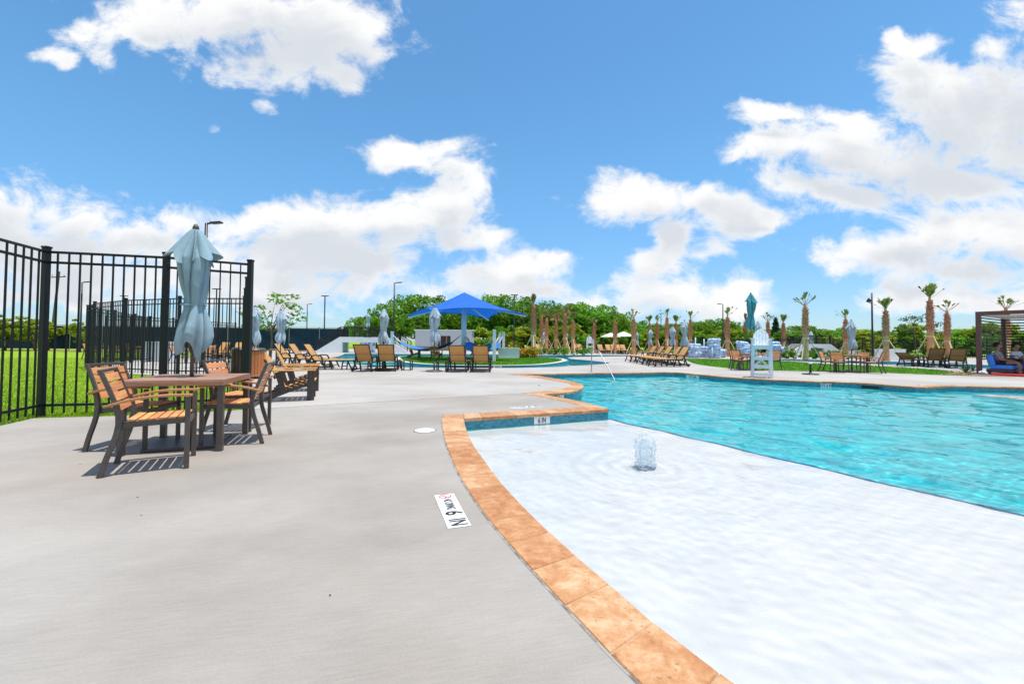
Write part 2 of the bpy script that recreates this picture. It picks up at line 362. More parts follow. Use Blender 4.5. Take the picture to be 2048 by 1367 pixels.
def pool_tile():
    m = bpy.data.materials.new('pool_tile'); m.use_nodes = True
    t = m.node_tree; b = t.nodes['Principled BSDF']; b.inputs['Roughness'].default_value = 0.12
    uv = N(t, 'ShaderNodeUVMap')
    br = N(t, 'ShaderNodeTexBrick', offset=0.5); t.links.new(uv.outputs[0], br.inputs['Vector'])
    br.inputs['Color1'].default_value = (.012, .17, .25, 1); br.inputs['Color2'].default_value = (.05, .33, .42, 1); br.inputs['Mortar'].default_value = (.10, .33, .40, 1)
    br.inputs['Scale'].default_value = 1.0; br.inputs['Mortar Size'].default_value = .0018; br.inputs['Brick Width'].default_value = .055; br.inputs['Row Height'].default_value = .027
    t.links.new(br.outputs['Color'], b.inputs['Base Color'])
    bp = N(t, 'ShaderNodeBump', i_Strength=0.5, i_Distance=0.002, invert=True); t.links.new(br.outputs['Fac'], bp.inputs['Height']); t.links.new(bp.outputs[0], b.inputs['Normal'])
    MATS['pool_tile'] = m
pool_tile()

BUB = P(1291, 928, -0.16)
def water_mat(name, s1, s2, strength, sigma, rings=False, refl=0.8):
    m = bpy.data.materials.new(name); m.use_nodes = True
    t = m.node_tree; t.nodes.remove(t.nodes['Principled BSDF'])
    pos = N(t, 'ShaderNodeNewGeometry').outputs['Position']
    mp = N(t, 'ShaderNodeMapping'); t.links.new(pos, mp.inputs[0]); mp.inputs['Rotation'].default_value = (0, 0, R(-12)); mp.inputs['Scale'].default_value = (0.55, 1, 1)
    n1 = N(t, 'ShaderNodeTexNoise', i_Scale=s1, i_Detail=2.0, i_Roughness=.5, i_Distortion=.6); t.links.new(mp.outputs[0], n1.inputs['Vector'])
    n2 = N(t, 'ShaderNodeTexNoise', i_Scale=s2, i_Detail=2.0, i_Roughness=.5, i_Distortion=.4); t.links.new(mp.outputs[0], n2.inputs['Vector'])
    h = math_(t, 'ADD', math_(t, 'MULTIPLY', n1.outputs['Fac'], 1.0), math_(t, 'MULTIPLY', n2.outputs['Fac'], s1 / s2 * 1.1))
    if rings:
        dv = vmath(t, 'SUBTRACT', pos, tuple(BUB)).outputs[0]
        nz = N(t, 'ShaderNodeTexNoise', i_Scale=3.0, i_Detail=2.0); t.links.new(pos, nz.inputs['Vector'])
        r = math_(t, 'ADD', vmath(t, 'LENGTH', dv).outputs['Value'], math_(t, 'MULTIPLY', nz.outputs['Fac'], .30))
        wv = math_(t, 'MULTIPLY', math_(t, 'SINE', math_(t, 'MULTIPLY', r, 42.0)), math_(t, 'POWER', 2.718, math_(t, 'MULTIPLY', r, -1.5)))
        h = math_(t, 'ADD', h, math_(t, 'MULTIPLY', wv, .055))
    bp = N(t, 'ShaderNodeBump', i_Strength=1.0, i_Distance=strength); t.links.new(h, bp.inputs['Height'])
    fr = N(t, 'ShaderNodeFresnel', i_IOR=1.33); t.links.new(bp.outputs[0], fr.inputs['Normal'])
    frs = math_(t, 'MULTIPLY', fr.outputs[0], refl)
    gl = N(t, 'ShaderNodeBsdfGlossy', i_Roughness=0.03); t.links.new(bp.outputs[0], gl.inputs['Normal'])
    tr = N(t, 'ShaderNodeBsdfTransparent')
    mxs = N(t, 'ShaderNodeMixShader'); t.links.new(frs, mxs.inputs[0]); t.links.new(tr.outputs[0], mxs.inputs[1]); t.links.new(gl.outputs[0], mxs.inputs[2])
    t.links.new(mxs.outputs[0], t.nodes['Material Output'].inputs[0])
    va = N(t, 'ShaderNodeVolumeAbsorption'); dn = max(sigma) * 1.02
    va.inputs['Color'].default_value = tuple(1 - s / dn for s in sigma) + (1,); va.inputs['Density'].default_value = dn
    t.links.new(va.outputs[0], t.nodes['Material Output'].inputs['Volume'])
    MATS[name] = m
water_mat('water_pool', 2.3, 6.5, 0.062, (0.13, 0.022, 0.02), rings=True)
water_mat('water_river', 2.2, 5.0, 0.08, (0.50, 0.035, 0.04))
def water_clear(name, tint):
    m = bpy.data.materials.new(name); m.use_nodes = True
    t = m.node_tree; t.nodes.remove(t.nodes['Principled BSDF'])
    fr = N(t, 'ShaderNodeFresnel', i_IOR=1.33)
    gl = N(t, 'ShaderNodeBsdfGlossy', i_Roughness=0.0)
    rf_ = N(t, 'ShaderNodeBsdfRefraction', i_IOR=1.33, i_Roughness=0.0); rf_.inputs['Color'].default_value = tuple(tint) + (1,)
    mxs = N(t, 'ShaderNodeMixShader'); t.links.new(math_(t, 'MULTIPLY', fr.outputs[0], .85), mxs.inputs[0]); t.links.new(rf_.outputs[0], mxs.inputs[1]); t.links.new(gl.outputs[0], mxs.inputs[2])
    t.links.new(mxs.outputs[0], t.nodes['Material Output'].inputs[0]); MATS[name] = m
water_clear('water_clear', (.97, .99, 1.0))
def foam():
    m = bpy.data.materials.new('bubbling_water'); m.use_nodes = True
    t = m.node_tree; b = t.nodes['Principled BSDF']
    b.inputs['Base Color'].default_value = (.93, .96, .97, 1); b.inputs['Roughness'].default_value = .3; b.inputs['Subsurface Weight'].default_value = 0
    tr = N(t, 'ShaderNodeBsdfTransparent'); tr.inputs[0].default_value = (.93, .96, .98, 1)
    lw = N(t, 'ShaderNodeLayerWeight', i_Blend=.35)
    nf = N(t, 'ShaderNodeTexNoise', i_Scale=26.0, i_Detail=4.0); tcf = N(t, 'ShaderNodeTexCoord'); t.links.new(tcf.outputs['Object'], nf.inputs['Vector'])
    f = math_(t, 'MULTIPLY', math_(t, 'MULTIPLY_ADD', lw.outputs['Facing'], .34, .15), smooth_(t, nf.outputs['Fac'], .30, .62))
    bpf = N(t, 'ShaderNodeBump', i_Strength=.8, i_Distance=.02); t.links.new(nf.outputs['Fac'], bpf.inputs['Height']); t.links.new(bpf.outputs[0], b.inputs['Normal'])
    mxs = N(t, 'ShaderNodeMixShader'); t.links.new(f, mxs.inputs[0]); t.links.new(tr.outputs[0], mxs.inputs[1]); t.links.new(b.outputs[0], mxs.inputs[2])
    t.links.new(mxs.outputs[0], t.nodes['Material Output'].inputs[0]); MATS['bubbling_water'] = m
foam()
def grass_mat():
    m = mat('lawn', (0.15, 0.28, 0.014), 0.9, color2=(0.30, 0.41, 0.03), nscale=1.3, bump=0.9, bscale=55, world=True, spec=.1)
    return m
grass_mat()
mat('lawn_turf', (0.045, 0.155, 0.008), 0.9, color2=(0.10, 0.25, 0.012), nscale=1.8, bump=0.9, bscale=45, world=True, spec=.1)

# ---------------------------------------------------------------- helpers
class MB:
    def __init__(s): s.v = []; s.f = []
    def add(s, vs, fs):
        o = len(s.v); s.v += [tuple(x) for x in vs]; s.f += [tuple(i + o for i in f) for f in fs]; return s
    def box(s, c, d, M=None):
        x, y, z = d[0] / 2, d[1] / 2, d[2] / 2
        vs = [Vector((a * x, b * y, e * z)) for a in (-1, 1) for b in (-1, 1) for e in (-1, 1)]
        c = Vector(c)
        vs = [(M @ q if M else q) + c for q in vs]
        return s.add(vs, [(0, 1, 3, 2), (4, 6, 7, 5), (0, 4, 5, 1), (2, 3, 7, 6), (0, 2, 6, 4), (1, 5, 7, 3)])
    def bar(s, a, b, w, h, up=(0, 0, 1)):      # straight bar, w sideways, h along up
        a, b = Vector(a), Vector(b); d = (b - a); L = d.length; d.normalize()
        up = Vector(up)
        if abs(d.dot(up)) > .98: up = Vector((1, 0, 0))
        sd_ = d.cross(up).normalized(); u = sd_.cross(d).normalized()
        M = Matrix((d, sd_, u)).transposed()
        return s.box((a + b) / 2, (L, w, h), M)
    def sweep(s, pts, w, h, side=(0, 1, 0)):   # rectangular section along a path lying in a plane with normal side
        pts = [Vector(p) for p in pts]; sd_ = Vector(side); vs = []
        for i, p in enumerate(pts):
            d = (pts[min(i + 1, len(pts) - 1)] - pts[max(i - 1, 0)]).normalized()
            u = d.cross(sd_).normalized()
            for a, b in ((-1, -1), (1, -1), (1, 1), (-1, 1)): vs.append(p + sd_ * a * w / 2 + u * b * h / 2)
        fs = []
        for i in range(len(pts) - 1):
            for k in range(4): fs.append((i * 4 + k, i * 4 + (k + 1) % 4, i * 4 + 4 + (k + 1) % 4, i * 4 + 4 + k))
        n = len(pts) * 4; fs += [(3, 2, 1, 0), (n - 4, n - 3, n - 2, n - 1)]
        return s.add(vs, fs)
    def tube(s, pts, r, n=8, cap=True):
        pts = [Vector(p) for p in pts]; vs = []; fs = []
        rs = r if isinstance(r, (list, tuple)) else [r] * len(pts)
        prev = None
        for i, p in enumerate(pts):
            d = (pts[min(i + 1, len(pts) - 1)] - pts[max(i - 1, 0)]).normalized()
            ref = prev if prev is not None else (Vector((0, 0, 1)) if abs(d.z) < .9 else Vector((1, 0, 0)))
            x = d.cross(ref).normalized() if prev is None else (ref - d * ref.dot(d)).normalized()
            prev = x; y = d.cross(x)
            for k in range(n):
                a = 2 * math.pi * k / n; vs.append(p + (x * math.cos(a) + y * math.sin(a)) * rs[i])
        for i in range(len(pts) - 1):
            for k in range(n): fs.append((i * n + k, i * n + (k + 1) % n, (i + 1) * n + (k + 1) % n, (i + 1) * n + k))
        if cap: fs += [tuple(reversed(range(n))), tuple(range((len(pts) - 1) * n, len(pts) * n))]
        return s.add(vs, fs)
    def lathe(s, prof, n=16, rf=None, cap=True):  # prof: (r, z); rf(theta, i) radius factor
        vs = []; fs = []
        for i, (r, z) in enumerate(prof):
            for k in range(n):
                a = 2 * math.pi * k / n; q = r * (rf(a, i) if rf else 1); vs.append((q * math.cos(a), q * math.sin(a), z))
        for i in range(len(prof) - 1):
            for k in range(n): fs.append((i * n + k, i * n + (k + 1) % n, (i + 1) * n + (k + 1) % n, (i + 1) * n + k))
        if cap: fs += [tuple(reversed(range(n))), tuple(range((len(prof) - 1) * n, len(prof) * n))]
        return s.add(vs, fs)
    def mesh(s, name, smooth=False):
        me = bpy.data.meshes.new(name); me.from_pydata(s.v, [], s.f)
        if smooth: me.polygons.foreach_set('use_smooth', [True] * len(me.polygons))
        me.update(); return me
    def build(s, name, m, parent=None, smooth=False, bevel=0):
        return obj(name, s.mesh(name, smooth), m, parent, bevel)
def obj(name, me, m, parent=None, bevel=0):
    o = bpy.data.objects.new(name, me); col.objects.link(o)
    if m and not me.materials: me.materials.append(MATS[m] if isinstance(m, str) else m)
    if parent is not None: o.parent = parent
    if bevel:
        b = o.modifiers.new('bevel', 'BEVEL'); b.width = bevel; b.segments = 2; b.limit_method = 'ANGLE'
    return o
def tag(o, label=None, cat=None, group=None, kind=None):
    if label: o['label'] = label
    if cat: o['category'] = cat
    if group: o['group'] = group
    if kind: o['kind'] = kind
    return o
def empty(name, label, cat, loc=(0, 0, 0), rz=0.0, group=None):
    o = bpy.data.objects.new(name, None); col.objects.link(o); o.empty_display_size = .2
    o.location = loc; o.rotation_euler = (0, 0, rz)
    return tag(o, label, cat, group)
def clone(o, label=None, loc=None, rz=None, scale=None, parent=None, group=None):
    c = o.copy(); col.objects.link(c)
    if parent is not None: c.parent = parent
    if label: c['label'] = label
    if group: c['group'] = group
    if loc is not None: c.location = loc
    if rz is not None: c.rotation_euler = (0, 0, rz)
    if scale is not None: c.scale = scale if isinstance(scale, (tuple, list)) else (scale,) * 3
    for ch in list(o.children): clone(ch, parent=c)
    return c
def catmull(pts, step):
    pts = [Vector(p) for p in pts]; out = []
    for i in range(len(pts) - 1):
        p0, p1, p2, p3 = pts[max(i - 1, 0)], pts[i], pts[i + 1], pts[min(i + 2, len(pts) - 1)]
        n = max(1, int((p2 - p1).length / step))
        for k in range(n):
            t = k / n
            out.append(.5 * ((2 * p1) + (p2 - p0) * t + (2 * p0 - 5 * p1 + 4 * p2 - p3) * t * t + (3 * p1 - p0 - 3 * p2 + p3) * t ** 3))
    out.append(pts[-1]); return out
def resample(pts, n):
    L = [0]
    for a, b in zip(pts, pts[1:]): L.append(L[-1] + (b - a).length)
    out = []; j = 0
    for k in range(n + 1):
        s = L[-1] * k / n
        while j < len(L) - 2 and L[j + 1] < s: j += 1
        q = (s - L[j]) / max(1e-9, L[j + 1] - L[j]); out.append(pts[j].lerp(pts[j + 1], min(1, q)))
    return out
def plen(pts): return sum((b - a).length for a, b in zip(pts, pts[1:]))
def offset(pts, d):
    out = []
    for i, p in enumerate(pts):
        t = pts[min(i + 1, len(pts) - 1)] - pts[max(i - 1, 0)]; t.z = 0; t.normalize()
        out.append(p + Vector((-t.y, t.x, 0)) * d)
    return out
def polyfill(name, loops, z, m):
    bm = bmesh.new(); es = []
    for lp in loops:
        vs = [bm.verts.new((p[0], p[1], z)) for p in lp]
        for i in range(len(vs)): es.append(bm.edges.new((vs[i], vs[(i + 1) % len(vs)])))
    bmesh.ops.triangle_fill(bm, use_beauty=True, use_dissolve=False, edges=es)
    bmesh.ops.recalc_face_normals(bm, faces=bm.faces)
    for f in bm.faces:
        if f.normal.z < 0: f.normal_flip()
    me = bpy.data.meshes.new(name); bm.to_mesh(me); bm.free()
    return obj(name, me, m)
def ribbon(name, a, b, m, parent=None, uv=False):
    mb = MB(); n = len(a); mb.add(a + b, [(i, i + 1, n + i + 1, n + i) for i in range(n - 1)])
    me = mb.mesh(name)
    if uv:
        L = [0]
        for p, q in zip(a, a[1:]): L.append(L[-1] + (q - p).length)
        ul = me.uv_layers.new(name='UVMap')
        for lo in me.loops:
            i = lo.vertex_index; ul.data[lo.index].uv = (L[i % n], me.vertices[i].co.z)
    return obj(name, me, m, parent)
ORD = 'first second third fourth fifth sixth seventh eighth ninth tenth eleventh twelfth thirteenth fourteenth fifteenth sixteenth seventeenth eighteenth nineteenth twentieth'.split()
def orde(i):
    if i < 20: return ORD[i]
    if i == 29: return 'thirtieth'
    if i < 29: return 'twenty-' + ORD[i - 20]
    if i == 39: return 'fortieth'
    return 'thirty-' + ORD[i - 30]

# ---------------------------------------------------------------- pool outline (edge of the coping over the water, and its deck side)
def PX(l): return [P(*q) for q in l]
V3 = lambda x, y: Vector((x, y, 0))
s1i = catmull([V3(6, -.3), V3(4, -.2), V3(2.6, .1), V3(1.7, .5), V3(1.1, 1.0)] + PX([(1470, 1367), (1358, 1288), (1258, 1202), (1190, 1143), (1125, 1088), (1054, 1020), (1001, 963), (966, 916), (946, 888), (932.6, 857.5), (928, 837)]), .08)
s1o = catmull([V3(6, -.6), V3(4, -.5), V3(2.5, -.2), V3(1.5, .22), V3(.85, .78)] + PX([(1280, 1367), (1148, 1231), (1040, 1113), (1007, 1074), (975, 1036), (946, 995), (922, 957), (905, 922), (890, 881), (884, 849), (883.5, 836)]), .08)
s2i = PX([(928, 837), (1218, 818.5)]); s2o = PX([(928, 827.7), (1170, 813.5)])
s3i = catmull(PX([(1218, 817.3), (1177, 806.5), (1127, 796), (1085, 788)]), .1)
s3o = catmull(PX([(1170, 813.5), (1139, 805), (1101, 797), (1044, 786)]), .1)
s4i = catmull(PX([(1085, 788), (1127, 786), (1156, 780), (1167, 773), (1161, 767), (1127, 759.5), (1072, 751), (1031, 748.4)]), .12)
s4o = catmull(PX([(1044, 786), (1095, 781.5), (1130, 776.5), (1142, 771), (1137, 766.5), (1108, 761.5), (1056, 752.5), (1012, 748.6)]), .12)
s5i = catmull(PX([(1031, 748.2), (1058, 748.4), (1183, 746.2), (1299, 745), (1341, 744.3), (1374, 746.5), (1420, 751), (1503, 757), (1570, 760.5), (1636, 763), (1710, 765), (1779, 770), (1832, 774), (1858, 774), (1902, 771.5), (1981, 773.5), (2048, 775)]), .15)
e5 = s5i[-1]
s6i = catmull([e5, V3(15.6, 11.2), V3(16.6, 9), V3(16.9, 6), V3(16, 3), V3(13.5, 1), V3(10, 0), V3(6, -.3)], .4)
far_i = s5i + s6i[1:]
far_o = offset(far_i, .3)
far_o[-1] = V3(6, -.6)
n1 = round(plen(s1i) / .305); a1, b1 = resample(s1i, n1), resample(s1o, n1)
n2 = round(plen(s2i) / .305); a2, b2 = resample(s2i, n2), resample(s2o, n2)
n3 = round(plen(s3i) / .35); a3, b3 = resample(s3i, n3), resample(s3o, n3)
n4 = round(plen(s4i) / .35); a4, b4 = resample(s4i, n4), resample(s4o, n4)
n5 = round(plen(far_i) / .4); a5, b5 = resample(far_i, n5), resample(far_o, n5)
cop = empty('pool_coping', 'orange travertine coping stones edging the swimming pool', 'coping'); cop['kind'] = 'structure'; del cop['category']
CT = 0.045
def stone(q, mid=False):
    c = sum(q, Vector()) / 4
    rise = random.uniform(.004, .008)
    if (q[1] - q[0]).cross(q[3] - q[0]).z < 0: q = [q[0], q[3], q[2], q[1]]
    gap = .0035
    q = [p + (c - p).normalized() * gap for p in q]
    ins = [p + (c - p).normalized() * .006 for p in q]
    c0 = c.copy()
    vs = [p + Vector((0, 0, rise)) - c0 for p in ins] + [p + Vector((0, 0, rise - .006)) - c0 for p in q] + [p + Vector((0, 0, -CT)) - c0 for p in q]
    fs = [(0, 1, 2, 3)] + [(i, 4 + i, 4 + (i + 1) % 4, (i + 1) % 4) for i in range(4)] + [(4 + i, 8 + i, 8 + (i + 1) % 4, 4 + (i + 1) % 4) for i in range(4)]
    o = MB().add(vs, fs).build('coping_stone', 'travertine', cop); o.location = c0
for A, B in ((a1, b1), (a2, b2), (a3, b3), (a4, b4), (a5, b5)):
    for i in range(len(A) - 1): stone([A[i], A[i + 1], B[i + 1], B[i]])
stone([b1[-1], a1[-1], s2o[0], P(886, 829.8)])
for A, B in ((a1, b1), (a2, b2), (a3, b3), (a4, b4), (a5, b5)):
    ribbon('grout_bed', [p + Vector((0, 0, -.001)) + (q - p) * .03 for p, q in zip(A, B)], [q + Vector((0, 0, -.001)) for q in B], 'grout', cop)
# sealant bead between deck and coping
sb = [p + Vector((0, 0, .0015)) for p in resample(s1o, 160)]
ribbon('sealant_bead', sb, [p + Vector((0, 0, .0015)) for p in offset(resample(s1o, 160), .011)], 'sealant', cop)

inner = a1 + a2[1:] + a3 + a4[1:] + a5[:-1]
# pool walls: tile band and plaster, just under the overhanging lip
def setback(loop, d):
    n = len(loop); out = []
    for i, p in enumerate(loop):
        t = loop[(i + 1) % n] - loop[i - 1]; t.z = 0; t.normalize(); out.append(p + Vector((-t.y, t.x, 0)) * d)
    return out
area = sum(a.x * b.y - b.x * a.y for a, b in zip(inner, inner[1:] + inner[:1]))
wl = setback(inner, .02 if area < 0 else -.02); wl = wl + [wl[0]]
pw_ = tag(ribbon('pool_wall', [p + Vector((0, 0, -.23)) for p in wl], [p + Vector((0, 0, -.95)) for p in wl], 'plaster_blue'), kind='structure', label='pale blue plaster wall of the pool basin')
ribbon('tile_band', [p + Vector((0, 0, -.02)) for p in wl], [p + Vector((0, 0, -.23)) for p in wl], 'pool_tile', pw_, uv=True)
bf = MB().add([(-3, -2, -.9), (18, -2, -.9), (18, 22, -.9), (-3, 22, -.9)], [(0, 1, 2, 3)]).build('pool_floor', 'plaster_blue'); tag(bf, kind='structure', label='pale blue plaster floor of the pool')
# added slope facing the sun, so the far water looks lit, not grey
fw = [p for p in a5 if p.y > 6]
fi_ = resample(fw, 60)
sl = setback(fi_, 5.5 if area < 0 else -5.5) if False else [p + Vector((-.25, -.97, 0)) * 5.0 for p in fi_]
ribbon('added_sun_slope', [Vector((p.x, p.y + .05, -.24)) for p in fi_], [Vector((p.x, p.y, -.905)) for p in sl], 'plaster_blue', bf)
# shallow white ledge
zl = -.31
l0, l1 = PW(1216, 838, zl), PW(2048, 1033, zl)
dl = (l1 - l0).normalized()
lend = l0 + dl * ((l0.y + .5) / -dl.y)
ledge_loop = [p for p in a1 if p.y > -.35] + [a2[-1], l0, l1, lend, V3(5, -.9)]
lp = [Vector((p.x, p.y, zl)) for p in ledge_loop]
# widen slightly under the lip
lpw = [p.copy() for p in lp]
for i in range(len(a1)):
    if i < len(lpw) - 5: lpw[i] = lpw[i] + (b1[i] - a1[i]).normalized() * .04
lpw[len(lpw) - 5] += Vector((-.02, .05, 0))
led = polyfill('pool_ledge', [lpw], zl, 'plaster_white'); tag(led, kind='structure', label='white plaster shallow ledge under thin water')
edge = [l0 + Vector((-.05, .1, 0)), lend]
edge = resample(edge, 40)
eo = offset(edge, .06)
ribbon('ledge_trim', [p + Vector((0, 0, .004)) for p in edge], [p + Vector((0, 0, .004)) for p in eo], 'ledge_trim', led)
ribbon('ledge_nosing', [p + Vector((0, 0, .004)) for p in eo], [p + Vector((0, 0, -.05)) for p in eo], 'ledge_trim', led)
ribbon('ledge_riser', [p + Vector((0, 0, -.05)) for p in eo], [Vector((p.x, p.y, -.91)) for p in eo], 'plaster_blue', led)
r2 = [PW(1893, 776, zl), PW(1935, 788, zl), PW(2048, 799, zl), PW(2048, 799, zl) + Vector((1.6, -.6, 0)), V3(17.2, 9), V3(16.2, 11.5), e5 + Vector((.1, .2, 0)), P(1981, 773, zl) + Vector((0, .3, 0))]
l2 = polyfill('pool_ledge', [r2], zl, 'plaster_white'); tag(l2, kind='structure', label='white shallow ledge below the cabana on the far side')
rr = r2[0:5]
ribbon('ledge_riser', [Vector((p.x, p.y, zl)) for p in rr], [Vector((p.x, p.y, -.91)) for p in rr], 'plaster_blue', l2)
ys_ = [-1.2]
while ys_[-1] < 21.5: ys_.append(ys_[-1] + max(.018, .0085 * max(0, ys_[-1])))
xs_ = np.concatenate([np.arange(-1.5, 6, .026), np.arange(6, 18, .05)]); ys_ = np.array(ys_)
WX, WY = np.meshgrid(xs_, ys_); rgw = np.random.default_rng(2); WZ = np.full_like(WX, -.16)
nrm_l = Vector((-dl.y, dl.x)); sgn_ = (WX - l0.x) * nrm_l.x + (WY - l0.y) * nrm_l.y
deep = np.clip(sgn_ / 1.2 + .5, 0, 1); deep = deep * deep * (3 - 2 * deep)      # waves calm down over the shallow ledge
for i in range(64):
    lam = 10 ** rgw.uniform(-1.05, .12); th = rgw.normal(R(75), R(40)); kx, ky = 2 * np.pi / lam * math.cos(th), 2 * np.pi / lam * math.sin(th)
    am = .0028 * lam ** 1.0 * rgw.uniform(.5, 1.4)
    shallow = min(.6, .10 / lam + .12)
    WZ += am * (shallow + (1 - shallow) * deep) * np.sin(kx * WX + ky * WY + rgw.uniform(0, 6.28) + .6 * np.sin(WX * rgw.uniform(.3, .9) + rgw.uniform(0, 6)) + .4 * np.sin(WY * rgw.uniform(.5, 1.3) + rgw.uniform(0, 6)))
rr_w = np.hypot(WX - BUB.x, WY - BUB.y); WZ += .0055 * np.sin(rr_w * 30 + np.sin(WX * 3) * .6) * np.exp(-rr_w * 1.5)
nx, ny = len(xs_), len(ys_)
me = bpy.data.meshes.new('pool_water'); co = np.stack([WX, WY, WZ], -1).reshape(-1, 3)
ix = (np.arange(ny - 1)[:, None] * nx + np.arange(nx - 1)[None, :]).reshape(-1); qd = np.stack([ix, ix + 1, ix + nx + 1, ix + nx], 1)
me.vertices.add(len(co)); me.vertices.foreach_set('co', co.reshape(-1)); me.loops.add(qd.size); me.loops.foreach_set('vertex_index', qd.reshape(-1).astype(np.int32))
me.polygons.add(len(qd)); me.polygons.foreach_set('loop_start', (np.arange(len(qd)) * 4).astype(np.int32)); me.polygons.foreach_set('use_smooth', np.ones(len(qd), bool)); me.update(calc_edges=True); me.validate()
wt = obj('pool_water', me, 'water_clear')
tag(wt, kind='structure', label='clear turquoise rippled water of the swimming pool')
wt.cycles.is_caustics_caster = True
for o_ in (led, l2, bf, pw_) + tuple(led.children) + tuple(l2.children) + tuple(bf.children) + tuple(pw_.children): o_.cycles.is_caustics_receiver = True

# ---------------------------------------------------------------- lazy river, island
rv = catmull(PX([(690, 707), (679, 711.5), (662, 715.5), (672, 722), (698, 727.5), (750, 731), (808, 734), (979, 735.5), (1099, 733.8), (1145, 731), (1185, 729), (1219, 725.6), (1180, 720.5), (1142, 717), (1150, 713.5), (1258, 711.8), (1258, 710), (1133, 709.8), (1075, 710.2), (1000, 708.5), (870, 707.5), (800, 707.5), (765, 707)]), .5)
isl = catmull(PX([(790, 714), (800, 722), (850, 728), (925, 730.5), (999, 731), (1060, 729.8), (1091, 728), (1124, 723.6), (1134, 719.5), (1110, 715.5), (1040, 713), (900, 712), (820, 711.5), (790, 714)]), .4)[:-1]
rr_ = catmull(PX([(1500, 715.5), (1560, 717.5), (1660, 720), (1780, 722.5), (1880, 726), (1960, 729), (2048, 733)]), .6)
rn_ = catmull(PX([(2048, 741), (1960, 736), (1880, 733), (1780, 729), (1660, 724.5), (1560, 720), (1500, 717)]), .6)
tailf, tailn = rr_[-1] + Vector((8, 1, 0)), rn_[0] + Vector((8, 1, 0))
rv2 = rr_ + [tailf, tailn] + rn_
def basin(name, loop, zf, hole=None, lab=''):
    lw = loop + [loop[0]]
    o = tag(ribbon(name, [p.copy() for p in lw], [p + Vector((0, 0, -.16)) for p in lw], 'pool_tile', uv=True), kind='structure', label=lab)
    ribbon('plaster', [p + Vector((0, 0, -.16)) for p in lw], [p + Vector((0, 0, zf)) for p in lw], 'plaster_blue', o)
    return o
basin('river_wall', rv, -.9, lab='teal tiled wall of the winding river channel')
basin('river_wall', rv2, -.9, lab='teal tiled wall of the river channel near the palms')
basin('island_wall', isl, -.9, lab='teal tiled wall around the grass island')
for q in ((-20, 18, 14, 60), (13, 16, 40, 42)):
    tag(MB().add([(q[0], q[1], -.45), (q[2], q[1], -.45), (q[2], q[3], -.45), (q[0], q[3], -.45)], [(0, 1, 2, 3)]).build('river_floor', 'plaster_blue'), kind='structure', label='pale blue floor of the river channel')
wa = MB().add([(-20, 20.2, -.09), (14, 20.2, -.09), (14, 60, -.09), (-20, 60, -.09)], [(0, 1, 2, 3)]).build('river_water', 'water_river'); tag(wa, kind='structure', label='turquoise water circling the grass island')
wb = MB().add([(16, 19.5, -.09), (40, 19.5, -.09), (40, 42, -.09), (16, 42, -.09)], [(0, 1, 2, 3)]).build('river_water', 'water_river'); tag(wb, kind='structure', label='turquoise river water behind the loungers and palms')
cw = setback(isl, -.32 if sum(a.x * b.y - b.x * a.y for a, b in zip(isl, isl[1:] + isl[:1])) < 0 else .32)
ic = ribbon('island_kerb', [p + Vector((0, 0, .01)) for p in isl + isl[:1]], [p + Vector((0, 0, .01)) for p in cw + cw[:1]], 'curb'); tag(ic, kind='structure', label='cream stone kerb round the grass island')
il = polyfill('island_lawn', [cw], .012, 'lawn_turf'); tag(il, kind='structure', label='green turf of the island under the blue canopy')

# ---------------------------------------------------------------- decks and ground
FA, FB, FC = P(81, 833), P(324, 826.5), P(494, 816.5)
FL = P(0, 851) + (P(0, 851) - FA).normalized() * 1.0
FD = D(487, 13.5); FE = D(357, 13.65); FG = D(249, 14.5); FH = D(187, 15.9); FI = D(173.5, 17.6); FJ = V3(-24, 30); 
jr = P(1044, 786)
back = .10
edge_grass = [FL + Vector((.05, -.1, 0)), FA + Vector((.03, -.12, 0)), FB + Vector((0, -.12, 0)), FC + Vector((.06, -.1, 0))]
near_loop = b1 + [P(886, 829.8)] + b2[0:] + b3[1:] + [edge_grass[3], edge_grass[2], edge_grass[1], edge_grass[0], V3(-6.3, 1.0), V3(-6.3, -8), V3(6, -8)]
dk = polyfill('pool_deck', [near_loop], 0, 'concrete_near'); tag(dk, kind='structure', label='grey brushed concrete deck in front of the table')
jn = MB().bar(edge_grass[3] + Vector((0, 0, .0015)), jr + Vector((0, 0, .0015)), .014, .002).build('expansion_joint', 'sealant', dk)
far_out = [edge_grass[3], FD, FE, FG, FH, FI, V3(-22, 26), V3(-26, 46), V3(-26, 62), V3(48, 62), V3(48, -8), V3(6, -8)]
far_loop = far_out + list(reversed(b5)) + list(reversed(b4)) 
dk2 = polyfill('pool_deck', [far_loop, rv, rv2], 0, 'concrete_far'); tag(dk2, kind='structure', label='pale concrete deck around the far side of the pool')
hole = [V3(-6.3, -8), V3(48, -8), V3(48, 62), V3(-26, 62), V3(-26, 46), V3(-22, 26), FI, FH, FG, FE, FD, edge_grass[3], edge_grass[2], edge_grass[1], edge_grass[0], V3(-6.3, 1.0)]
S = 900
gr = polyfill('lawn_ground', [[V3(-S, -S), V3(S, -S), V3(S, S), V3(-S, S)], hole], -.012, 'lawn'); tag(gr, kind='structure', label='bright green lawn reaching to the horizon')
# lawn strip along the right-hand deck
st = catmull(PX([(1372, 720), (1372, 717), (1486, 718.8), (1564, 721.5), (1636, 726.5), (1758, 732), (1864, 738.5), (1916, 744), (1943, 748), (1943, 751), (1864, 749), (1751, 744.8), (1652, 743), (1564, 741), (1486, 738), (1428, 733), (1390, 727), (1372, 720)]), .4)[:-1]
